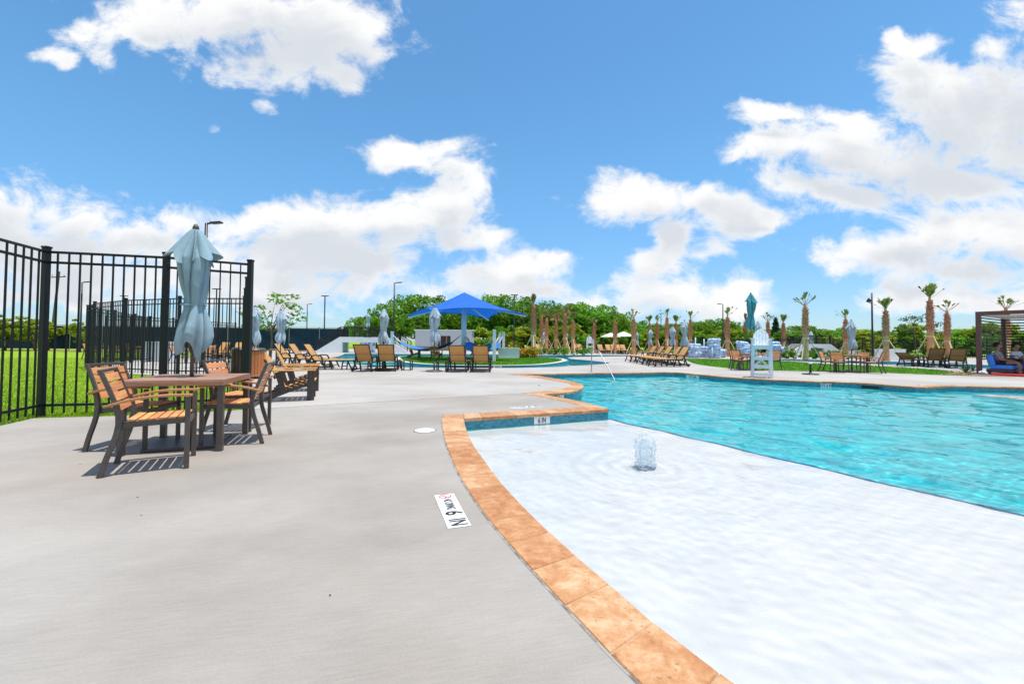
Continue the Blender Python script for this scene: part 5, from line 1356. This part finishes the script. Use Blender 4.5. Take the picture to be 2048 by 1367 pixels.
def make_tree(name, label, cat, group, seed, rx, rz, zc, clumps, leaves, leaf, m, trunk_r, nl=7):
    r = empty(name, label, cat, group=group); me, cc = crown_mesh(seed, rx, rz, zc, clumps, leaves, leaf)
    obj('crown', me, m, r); rg = random.Random(seed)
    top = Vector((rg.uniform(-.2, .2), rg.uniform(-.2, .2), zc - rz * .25)); MB().tube([(0, 0, 0), tuple(top * .5 + Vector((.06, 0, 0))), tuple(top)], [trunk_r, trunk_r * .75, trunk_r * .5], 8).build('trunk', 'bark', r, True)
    lim = cc[np.argsort(rng_key(cc, seed))[:nl]]
    for q in lim:
        e_ = Vector((q[0] * .8, q[1] * .8, zc + q[2] * .8)); s_ = top * rg.uniform(.6, 1.0); MB().tube([tuple(s_), tuple(s_.lerp(e_, .5) + Vector((0, 0, .08 * rx))), tuple(e_)], [trunk_r * .42, trunk_r * .25, trunk_r * .08], 6).build('limb', 'bark', r, True)
    return r
def rng_key(cc, seed): return np.random.default_rng(seed + 5).random(len(cc))
GT = 'belt of leafy trees behind the pool'
TV = [make_tree('leafy_tree', 'x', 'tree', GT, 21 + i, 4.6, 3.9, 5.2, 95, 62, .26, 'leaf', .28) for i in range(4)]
used_t = set()
trees = [ # px, top y, depth, variant, width factor
 (722, 632, 76, 0, .55), (752, 624, 72, 1, .7), (800, 600, 70, 2, .95), (842, 586, 68, 0, 1.15), (885, 590, 72, 3, 1.0), (925, 600, 75, 1, 1.0), (965, 592, 74, 2, 1.0), (1005, 588, 72, 0, 1.05), (1045, 592, 70, 3, 1.0), (1085, 606, 66, 1, .9), (1108, 600, 74, 2, 1.0), (1135, 606, 70, 0, .95), (1165, 602, 72, 3, 1.05), (1198, 608, 70, 1, 1.0), (1225, 622, 68, 2, .85), (1258, 640, 74, 0, .8), (1290, 640, 76, 3, .8), (1325, 645, 78, 1, .85), (1360, 644, 80, 2, .8), (1397, 642, 76, 0, .75), (1432, 634, 66, 1, .8), (1470, 645, 72, 3, .8), (1512, 655, 84, 2, .9), (1585, 650, 66, 0, .75), (1632, 652, 62, 3, .75), (1668, 654, 60, 1, .75), (1700, 655, 58, 2, .7), (1735, 664, 62, 0, .7), (1790, 664, 75, 3, .95), (1822, 668, 78, 1, .9), (1860, 664, 80, 2, .95), (1920, 657, 70, 0, .95), (1955, 664, 72, 3, .9), (2010, 668, 74, 1, 1.0), (2060, 664, 72, 2, 1.0)]
for i, (px, top, d, v, wf) in enumerate(trees):
    o = TV[v] if v not in used_t else clone(TV[v]); used_t.add(v)
    H_ = ZAT(px, top, d); o.location = D(px, d); o.rotation_euler = (0, 0, i * 2.1); z_ = H_ / 9.6; o.scale = (wf, wf, z_)
    o['label'] = f'broad leafy green tree, {orde(i)} from the left in the tree belt behind the pool'
# understorey shrubs along the belt
SV = [make_tree('shrub', 'x', 'shrub', 'shrubs below the tree belt', 61 + i, 1.5, 1.1, 1.15, 40, 55, .17, ('leaf', 'leaf_yellow')[i], .05, 4) for i in range(2)]
sp = [i for i in range(40)]
for i in sp:
    px = 960 + i * 28.5; o = SV[0 if i % 3 else 1] if i in (0, 1) else clone(SV[0 if i % 3 else 1])
    d = 57 + 8 * random.random() if px < 1420 else 47 + 8 * random.random()
    o['label'] = f'{"dark green" if i % 3 else "yellow-green"} shrub, {orde(i)} from the left under the tree belt'; o.location = D(px + random.uniform(-8, 8), d); o.rotation_euler = (0, 0, i * 1.1); s_ = random.uniform(.85, 1.7); o.scale = (s_ * 1.5, s_ * 1.2, s_ * random.uniform(.8, 1.15))
# young trees on the left
y1 = make_tree('young_tree', 'tall thin young tree with yellow-green leaves before the dark screen', 'tree', None, 81, 1.35, 1.7, 2.9, 26, 30, .09, 'leaf', .055, 12); y1.location = D(541, 24); y1.scale = (1.25, 1.25, .88)
y2 = make_tree('young_tree', 'small rounded yellow-green tree seen through the left fence', 'tree', None, 83, 1.0, 1.25, 1.9, 40, 60, .10, 'leaf_yellow', .07, 5); y2.location = D(157, 39); y2.scale = (1.05, 1.05, .9)
for i, (px, d, s_) in enumerate(((10, 40, 1.3), (40, 41, 1.25), (70, 40, 1.2), (98, 42, 1.1), (-25, 39, 1.3))):
    clone(y2, f'pale green shrubby tree, {("second", "third", "fourth", "fifth", "first")[i]} from the left along the far lawn edge', D(px, d), i * 1.3, (s_ * 1.1, s_ * 1.1, s_ * .78))
y3 = make_tree('young_tree', 'thin dark sapling with sparse crown left of the tallest right palm', 'tree', None, 91, 1.25, .95, 3.1, 16, 26, .085, 'leaf_dark', .045, 12); y3.location = D(1830, 35); y3.scale = (1, 1, .95)
y4 = clone(y3, 'thin dark sapling between the two right palms', D(1880, 37), 1.0, (.7, .7, .82))
cf = empty('conifer', 'narrow dark conifer right of the lifeguard chair', 'tree', D(1552, 55))
rngc = np.random.default_rng(5); pts_ = []
for i in range(1100):
    t = rngc.random() ** .8; z = .6 + 3.9 * t; rr = 1.0 * (1 - t) + .08; a = rngc.uniform(0, 6.28); q = rr * math.sqrt(rngc.random()); c_ = np.array([q * math.cos(a), q * math.sin(a), z]); d_ = rngc.normal(size=3) * .13; e_ = rngc.normal(size=3) * .05; pts_.append([c_ - d_, c_ + e_, c_ + d_, c_ - e_])
mc = MB()
for q in pts_: mc.add(q, [(0, 1, 2, 3)])
mc.build('crown', 'leaf_dark', cf); MB().tube([(0, 0, 0), (0, 0, 4.3)], [.09, .02], 6).build('trunk', 'bark', cf)
# flowering bed on the island and beds under the right palms
fl = make_tree('flower_bush', 'x', 'flower bush', 'orange flowering bushes on the island', 71, .55, .42, .42, 24, 40, .055, 'leaf_yellow', .02, 3)
obj('blossoms', crown_mesh(72, .6, .46, .46, 20, 22, .05)[0], 'flower', fl)
lf_ = make_tree('leafy_bush', 'x', 'bush', 'low leafy bushes along the beds', 73, .5, .36, .36, 18, 40, .06, 'leaf', .02, 3)
ff = True
for i in range(9):
    o = fl if ff else clone(fl); ff = False; o['label'] = f'orange flowering bush, {orde(i)} from the left on the island edge'; o.location = D(1018 + i * 6 + random.uniform(-2, 2), 33 + random.uniform(-.8, .8)); s_ = random.uniform(.75, 1.15); o.scale = (s_, s_, s_ * .9); o.rotation_euler = (0, 0, i)
ff = True
for i in range(22):
    px = 1570 + i * 21 if i < 16 else 1060 + (i - 16) * 22
    d = 35.5 if i < 16 else 41
    o = lf_ if ff else clone(lf_); ff = False; o['label'] = f'low leafy bush, {orde(i)} from the left in the bed under the right palms' if i < 16 else f'low leafy bush, {orde(i - 16)} from the left in the bed under the middle palms'
    o.location = D(px + random.uniform(-4, 4), d + random.uniform(-.5, .5)); s_ = random.uniform(.7, 1.2); o.scale = (s_ * 1.2, s_ * 1.2, s_); o.rotation_euler = (0, 0, i)
# spiky plants by the cabana
ag = empty('agave', 'spiky blue-green plant in the mulch bed left of the cabana', 'plant', P(1932, 745))
for k in range(16):
    a = k * 2.4; t = R(15 + 4 * k); d_ = Vector((math.cos(a) * math.sin(t), math.sin(a) * math.sin(t), math.cos(t))); sd_ = Vector((-math.sin(a), math.cos(a), 0)) * .03; L_ = .5
    MB().add([Vector((0, 0, 0)) - sd_, Vector((0, 0, 0)) + sd_, d_ * L_ * .5 + sd_ * .9, d_ * L_ + Vector((0, 0, -.06)), d_ * L_ * .5 - sd_ * .9, d_ * L_ * .5 + Vector((0, 0, -.02))], [(0, 1, 2, 5), (0, 5, 4), (5, 2, 3), (5, 3, 4)]).build('leaf', 'leaf_dark', ag)
clone(ag, 'smaller spiky plant beside the cabana post', P(1946, 742), 1.0, .8)

# ---------------------------------------------------------------- cabana on the right
CO = P(1959, 748); ca_, cb_ = Vector((.5, -.866, 0)), Vector((.866, .5, 0))
cab = empty('cabana', 'brown framed cabana with slatted sides and white roof', 'cabana', CO, math.atan2(ca_.y, ca_.x))
# local x along the front beam, local y away from the pool
H_ = 2.62; CW, CD = 4.2, 3.6
for x, y in ((0, 0), (CW, 0), (0, CD), (CW, CD)): MB().box((x, y, H_ / 2), (.15, .15, H_)).build('post', 'cabana', cab, bevel=.006)
for a, b in (((-.075, 0), (CW + .075, 0)), ((-.075, CD), (CW + .075, CD)), ((0, .075), (0, CD - .075)), ((CW, .075), (CW, CD - .075))):
    MB().bar((a[0], a[1], H_ - .075 + .001), (b[0], b[1], H_ - .075 + .001), .13, .155).build('beam', 'cabana', cab, bevel=.006)
MB().box((CW / 2, CD / 2, H_ - .19), (CW - .2, CD - .2, .03)).build('roof_panel', 'roof_pale', cab)
for k in range(15):
    z = .62 + k * .125
    if z < 2.42:
        MB().bar((0, .08, z), (0, CD - .08, z), .03, .05).build('slat', 'cabana_slat', cab)
        MB().bar((.08, CD, z), (CW - .08, CD, z), .03, .05).build('slat', 'cabana_slat', cab)
MB().box((CW / 2, CD / 2, .015), (CW + .5, CD + .5, .03)).build('floor_pad', 'concrete_far', cab)
cm = cab.matrix_basis.copy()
cab_rz = math.atan2(ca_.y, ca_.x)
def CL(x, y, z=0): return CO + ca_ * x + cb_ * y + Vector((0, 0, z))
sf = empty('corner_sofa', 'corner sofa with bright blue cushions inside the cabana', 'sofa', CO, cab_rz)
MB().box((.50, 1.55, .17), (.74, 2.5, .12)).build('frame', 'cabana', sf, bevel=.006); MB().box((2.4, 3.02, .17), (3.1, .98, .12)).build('frame', 'cabana', sf, bevel=.006)
for x, y in ((.2, .38), (.80, .38), (.2, 2.7), (.80, 2.4), (3.8, 2.65), (3.8, 3.4)): MB().box((x, y, .055), (.1, .1, .11)).build('leg', 'cabana', sf)
def cushion(c_, d_, nm, tilt=None):
    o = MB().box((0, 0, 0), d_).build(nm, 'cushion', sf); o.location = c_
    if tilt: o.rotation_euler = tilt
    b = o.modifiers.new('bevel', 'BEVEL'); b.width = .05; b.segments = 4; return o
for y in (.72, 1.56): cushion((.55, y, .315), (.62, .82, .17), 'seat_cushion')
for y in (.72, 1.56): cushion((.24, y, .60), (.2, .80, .46), 'back_cushion', (0, R(-10), 0))
for x in (.68, 1.55, 2.42, 3.3): cushion((x, 2.9, .315), (.84, .84, .17), 'seat_cushion'); cushion((x, 3.36, .60), (.82, .2, .46), 'back_cushion', (R(-10), 0, 0))
rt = empty('red_mat', 'long red mat lying along the front edge of the cabana', 'mat', CL(.42, -.28), cab_rz)
MB().box((1.9, 0, .045), (3.8, .5, .09)).build('pad', 'red', rt, bevel=.03); 
for k in range(3): MB().box((.95 * (k + 1), 0, .0915), (.03, .5, .006)).build('strap', 'cloth_black', rt)
bn = empty('cloth_bundle', 'small grey and white bundle at the foot of the cabana post', 'bundle', P(1967, 749.5))
ico = bmesh.new(); bmesh.ops.create_icosphere(ico, subdivisions=3, radius=.13)
for v in ico.verts: v.co *= 1 + .35 * mnoise.noise(v.co * 9); v.co.z = v.co.z * .7 + .09
me = bpy.data.meshes.new('cloth'); ico.to_mesh(me); ico.free(); obj('cloth', me, 'shirt_white', bn); MB().tube([(.05, -.12, .12), (.12, -.14, .05), (.2, -.1, .02)], .02, 6).build('strap', 'cloth_black', bn)

# ---------------------------------------------------------------- people
def skinned(name, pts, edges, m, parent=None, sub=2):
    me = bpy.data.meshes.new(name); me.from_pydata([p[:3] for p in pts], edges, []); me.materials.append(MATS[m])
    o = bpy.data.objects.new(name, me); col.objects.link(o)
    if parent is not None: o.parent = parent
    sk = o.modifiers.new('skin', 'SKIN'); sk.use_smooth_shade = True
    if not me.skin_vertices: me.attributes.new
    return o, me, sub
def set_skin(o, pts, root=0, sub=2):
    bpy.context.view_layer.objects.active = o; me = o.data
    lay = me.skin_vertices[0].data if len(me.skin_vertices) else None
    if lay is None:
        bpy.ops.object.select_all(action='DESELECT'); o.select_set(True); bpy.ops.mesh.customdata_skin_add(); lay = me.skin_vertices[0].data
    for i, p in enumerate(pts): lay[i].radius = (p[3], p[4] if len(p) > 4 else p[3]); lay[i].use_root = (i == root)
    s_ = o.modifiers.new('smooth', 'SUBSURF'); s_.levels = sub; s_.render_levels = sub
def person(label, loc, rz, shirt, lean=-.12, lap=.2, head_turn=0.0):
    r = empty('person', label, 'person', loc, rz)
    pts = [(0, 0, .10, .13, .11), (lean * .5, 0, .28, .11, .13), (lean, 0, .46, .10, .14), (lean, 0, .56, .055), (lean + .03, 0, .66, .05), (lean + .04, 0, .73, .085, .075), (lean + .03, 0, .81, .085, .078), (lean + .01, 0, .87, .05)]
    ed = [(0, 1), (1, 2), (2, 3), (3, 4), (4, 5), (5, 6), (6, 7)]
    for s in (-1, 1):
        b = len(pts)
        pts += [(.06, s * .10, .09, .085), (.27, s * .11, .11, .078), (.46, s * .11, .10, .06), (.49, s * .11, -.10, .055), (.47, s * .11, -.30, .035), (.50, s * .11, -.34, .04), (.60, s * .12, -.365, .03), (.66, s * .12, -.37, .02)]
        ed += [(0, b)] + [(b + i, b + i + 1) for i in range(7)]
        b = len(pts)
        pts += [(lean, s * .17, .51, .06), (lean + .07, s * .23, .32, .045), (lean + .12, s * .22, .22, .04), (lap + .02, s * .14, .20, .026), (lap + .09, s * .11, .195, .032, .018)]
        ed += [(2, b)] + [(b + i, b + i + 1) for i in range(4)]
        hnd = b + 4
        for k, (dx, dy, L_) in enumerate(((.05, .03, .055), (.055, .01, .065), (.055, -.01, .07), (.05, -.028, .06))):
            c_ = len(pts); pts += [(lap + .09 + dx, s * (.11 + dy), .195, .009), (lap + .09 + dx + L_ * .8, s * (.11 + dy), .178, .008)]; ed += [(hnd, c_), (c_, c_ + 1)]
        c_ = len(pts); pts += [(lap + .08, s * .065, .20, .010), (lap + .12, s * .045, .195, .009)]; ed += [(hnd, c_), (c_, c_ + 1)]
    o, me, _ = skinned('body', pts, ed, 'skin', r); set_skin(o, pts)
    sp_ = [(.0, 0, .12, .15, .13), (lean * .5, 0, .28, .135, .15), (lean, 0, .46, .125, .16), (lean, 0, .55, .08)]
    se = [(0, 1), (1, 2), (2, 3)]
    for s in (-1, 1):
        b = len(sp_); sp_ += [(lean, s * .17, .51, .08), (lean + .05, s * .22, .37, .065)]; se += [(2, b), (b, b + 1)]
    o, me, _ = skinned('shirt', sp_, se, shirt, r); set_skin(o, sp_)
    tp_ = [(0, 0, .10, .145, .13)]; te = []
    for s in (-1, 1):
        b = len(tp_); tp_ += [(.06, s * .10, .095, .105), (.20, s * .11, .112, .098)]; te += [(0, b), (b, b + 1)]
    o, me, _ = skinned('shorts', tp_, te, 'cloth_black', r); set_skin(o, tp_)
    hc = Vector((lean + .03, 0, .80)); bm = bmesh.new(); bmesh.ops.create_icosphere(bm, subdivisions=4, radius=.118)
    kill = []
    for v in bm.verts:
        v.co *= 1 + .22 * mnoise.noise(v.co * 30); v.co += Vector((-.035, 0, .03))
        if v.co.x > .015 and v.co.z < .06: kill.append(v)
        elif v.co.z < -.055: kill.append(v)
    bmesh.ops.delete(bm, geom=kill, context='VERTS'); me = bpy.data.meshes.new('hair'); bm.to_mesh(me); bm.free(); h_ = obj('hair', me, 'hair', r); h_.location = hc
    for s in (-1, 1):
        e_ = MB().lathe([(.001, -.012), (.009, -.008), (.012, 0), (.009, .008), (.001, .012)], 10).build('eye', 'eye_white', r, True); e_.location = hc + Vector((.095, s * .032, -.02))
        MB().lathe([(.001, -.006), (.006, 0), (.001, .006)], 8).build('iris', 'hair', e_).location = (.009, 0, 0)
        MB().lathe([(.004, -.03), (.016, -.015), (.018, .01), (.004, .03)], 8).build('ear', 'skin', r, True).location = hc + Vector((0, s * .083, -.03))
    MB().lathe([(.02, -.025), (.012, .0), (.006, .03)], 8).build('nose', 'skin', r, True).location = hc + Vector((.105, 0, -.042))
    MB().box(hc + Vector((.098, 0, -.088)), (.012, .05, .014)).build('mouth', 'lip', r, bevel=.004)
    return r
person('person in a grey T-shirt and black shorts sitting on the blue sofa', CL(.50, .66, .40), cab_rz + R(4), 'shirt_grey')
person('person in a pale T-shirt sitting deeper in the cabana at the picture edge', CL(.62, 1.70, .40), cab_rz + R(-25), 'shirt_white', lean=.10)
bg_ = empty('black_bag', 'black bag lying on the blue sofa between the two people', 'bag', CL(.75, 1.2, .40), cab_rz)
o = MB().box((0, 0, .14), (.5, .30, .26)).build('body', 'cloth_black', bg_); b = o.modifiers.new('bevel', 'BEVEL'); b.width = .09; b.segments = 4
MB().tube(catmull([(-.15, 0, .26), (-.1, 0, .38), (.1, 0, .38), (.15, 0, .26)], .05), .012, 6).build('strap', 'cloth_black', bg_)

# ---------------------------------------------------------------- bubbler
bb = empty('water_bubbler', 'low bubbling water jet rising from the white ledge', 'water jet', BUB)
prof_ = [(.10, -.148), (.10, -.08), (.105, .0), (.105, .03), (.10, .08), (.105, .15), (.10, .21), (.085, .27), (.05, .31), (.015, .33)]
pp = []
for i in range(len(prof_) - 1):
    for k in range(5): t = k / 5; pp.append((prof_[i][0] * (1 - t) + prof_[i + 1][0] * t, prof_[i][1] * (1 - t) + prof_[i + 1][1] * t))
def brf(a, i): return 1 + .38 * mnoise.noise(Vector((math.cos(a) * 2.2, math.sin(a) * 2.2, i * .22))) + .3 * mnoise.noise(Vector((math.cos(a) * 5, math.sin(a) * 5, i * .5)))
MB().lathe(pp, 40, brf, False).build('column', 'bubbling_water', bb, True)
MB().lathe([(p[0] * .62, p[1] * .9) for p in pp], 32, lambda a, i: brf(a + 1, i + 7), False).build('core', 'bubbling_water', bb, True)
dr = MB()
for i in range(220):
    a = random.uniform(0, 6.28); rr = random.uniform(.03, .17); z = random.uniform(0.0, .37) * (1 - (rr - .07) * 3); s_ = random.uniform(.003, .008); c_ = Vector((rr * math.cos(a), rr * math.sin(a), z))
    dr.add([c_ + Vector(q) * s_ for q in ((1, 0, 0), (-1, 0, 0), (0, 1, 0), (0, -1, 0), (0, 0, 1.5), (0, 0, -1.5))], [(0, 2, 4), (2, 1, 4), (1, 3, 4), (3, 0, 4), (2, 0, 5), (1, 2, 5), (3, 1, 5), (0, 3, 5)])
dr.build('droplets', 'bubbling_water', bb)['kind'] = 'stuff'

# ---------------------------------------------------------------- depth markers
def lettering(txt, size, loc, rot, parent, m='ink', sx=.78, ext=.0006):
    cu = bpy.data.curves.new('lettering', 'FONT'); cu.body = txt; cu.size = size; cu.align_x = 'CENTER'; cu.align_y = 'CENTER'; cu.extrude = ext; cu.offset = size * .022
    tmp = bpy.data.objects.new('tmp', cu); col.objects.link(tmp)
    me = bpy.data.meshes.new_from_object(tmp.evaluated_get(bpy.context.evaluated_depsgraph_get())); me.name = 'lettering'
    bpy.data.objects.remove(tmp); me.materials.clear()
    o = obj('lettering', me, m, parent); o.location = loc; o.rotation_euler = rot; o.scale = (sx, 1, 1); return o
def deck_sign(label, c0, ang, nodive=True):
    """flat tile strip; local x runs along the reading direction"""
    r = empty('depth_marker', label, 'sign', c0, ang)
    segs = ((-.1525, .30, 0), (.0765, .150, 1), (.2295, .150, 2)) 
    for x, L_, k in segs:
        MB().box((x, 0, .003), (L_ - .003, .15, .006)).build('tile', 'tile_white', r, bevel=.002)
    lettering('6', .16, (.0765, 0, .0066), (0, 0, 0), r, sx=.9); lettering('IN', .155, (.2295, 0, .0066), (0, 0, 0), r, sx=.72)
    lettering('NO DIVING', .085, (-.092, 0, .0066), (0, 0, 0), r, sx=.44); 
    ring = MB(); n = 28
    for k in range(n):
        a, b = 2 * math.pi * k / n, 2 * math.pi * (k + 1) / n
        ring.add([(.046 * math.cos(a), .046 * math.sin(a), 0), (.046 * math.cos(b), .046 * math.sin(b), 0), (.037 * math.cos(b), .037 * math.sin(b), 0), (.037 * math.cos(a), .037 * math.sin(a), 0)], [(0, 1, 2, 3)])
    s_ = ring.build('no_diving_symbol', 'ink_red', r); s_.location = (-.25, 0, .0068)
    MB().box((0, 0, .0004), (.08, .009, .0006), Matrix.Rotation(R(45), 3, 'Z')).build('slash', 'ink_red', s_)
    MB().sweep([(-.02, -.015, 0), (0, 0, 0), (.022, .006, 0)], .0006, .008, (0, 0, 1)).build('diver', 'ink', s_); MB().lathe([(.006, -.0003), (.006, .0003)], 10).build('diver', 'ink', s_).location = (.026, -.006, 0)
    return r
tl, tr_, brr, bl_ = P(866, 986), P(905, 982), P(948, 1059), P(897.5, 1065)
cen = (tl + tr_ + brr + bl_) / 4; dd2 = (brr + bl_) / 2 - (tl + tr_) / 2
deck_sign('white tile strip reading NO DIVING 6 IN beside the near coping', cen, math.atan2(dd2.y, dd2.x))
d2s = deck_sign('white tile marker lying on the deck wedge behind the ledge wall', (P(1012, 816.5) + P(1089, 812)) / 2, 0); dq = P(1089, 812) - P(1012, 816.5); d2s.rotation_euler[2] = math.atan2(dq.y, dq.x)
def wall_sign(label, px0, py0, px1, py1, txt, hgt=.14, z1=-.022, push=.03):
    a, b = P(px0, py0), P(px1, py1); d_ = (b - a); L_ = d_.length; r = empty('depth_marker', label, 'sign', (a + b) / 2 + Vector((0, 0, z1 - hgt / 2)), math.atan2(d_.y, d_.x), group='depth markers on the pool walls')
    MB().box((0, push - .025, 0), (L_, .006, hgt)).build('tile', 'tile_white', r)
    lettering(txt, hgt * .98, (0, push - .0292, -.004), (math.pi / 2, 0, 0), r, sx=.72)
wall_sign('depth marker 6 IN on the ledge wall', 1068.5, 827.9, 1100, 825.9, '6 IN', .118, -.046)
wall_sign('depth marker 2 FT 6 IN on the curved wall beyond', 1092, 787.8, 1128, 785.9, '2 FT 6 IN', .13, -.046)
wall_sign('depth marker 3 FT 6 IN left of the lifeguard chair', 1372, 746.9, 1398, 749.0, '3 FT 6 IN', .12, -.046, .035)
wall_sign('depth marker 3 FT 6 IN right of the lifeguard chair', 1640, 763.2, 1664, 763.9, '3 FT 6 IN', .12, -.046, .035)
wall_sign('depth marker 3 FT 6 IN on the river wall by the island', 986, 731.3, 1003, 731.2, '3 FT 6', .12, .0, -.03)
wg = empty('skimmer_opening', 'dark skimmer slot in the far pool wall', 'skimmer', (P(1727, 766.4) + P(1753, 768.4)) / 2 + Vector((0, 0, -.10)), math.atan2((P(1753, 768.4) - P(1727, 766.4)).y, (P(1753, 768.4) - P(1727, 766.4)).x))
MB().box((0, 0, 0), (.42, .03, .11)).build('slot', 'ink', wg); MB().box((0, .0, .062), (.46, .034, .014)).build('frame', 'pool_tile', wg)
# leaf litter on the deck
for i, (px, py) in enumerate(((1078, 771), (275, 994), (283, 1030), (160, 928), (660, 1190), (1838, 771))):
    o = MB().add([(-.02, 0, .003), (0, -.008, .006), (.022, .002, .004), (.002, .009, .01)], [(0, 1, 2, 3)]).build('fallen_leaf', 'palm_dark'); o.location = P(px, py); o.rotation_euler = (0, 0, i * 1.3)
    s_ = 2.2 if py < 780 else .5; o.scale = (s_, s_, s_)
    o['label'] = ('fallen dark leaf on the pale deck peninsula', 'fallen leaf speck nearest the front chair shadow', 'fallen leaf speck a step in front of the front chair', 'fallen leaf speck left of the front chair', 'fallen leaf speck on the grey deck near the tile strip side', 'fallen dark leaf on the far coping')[i]; o['category'] = 'leaf'; o['group'] = 'fallen leaves on the deck'
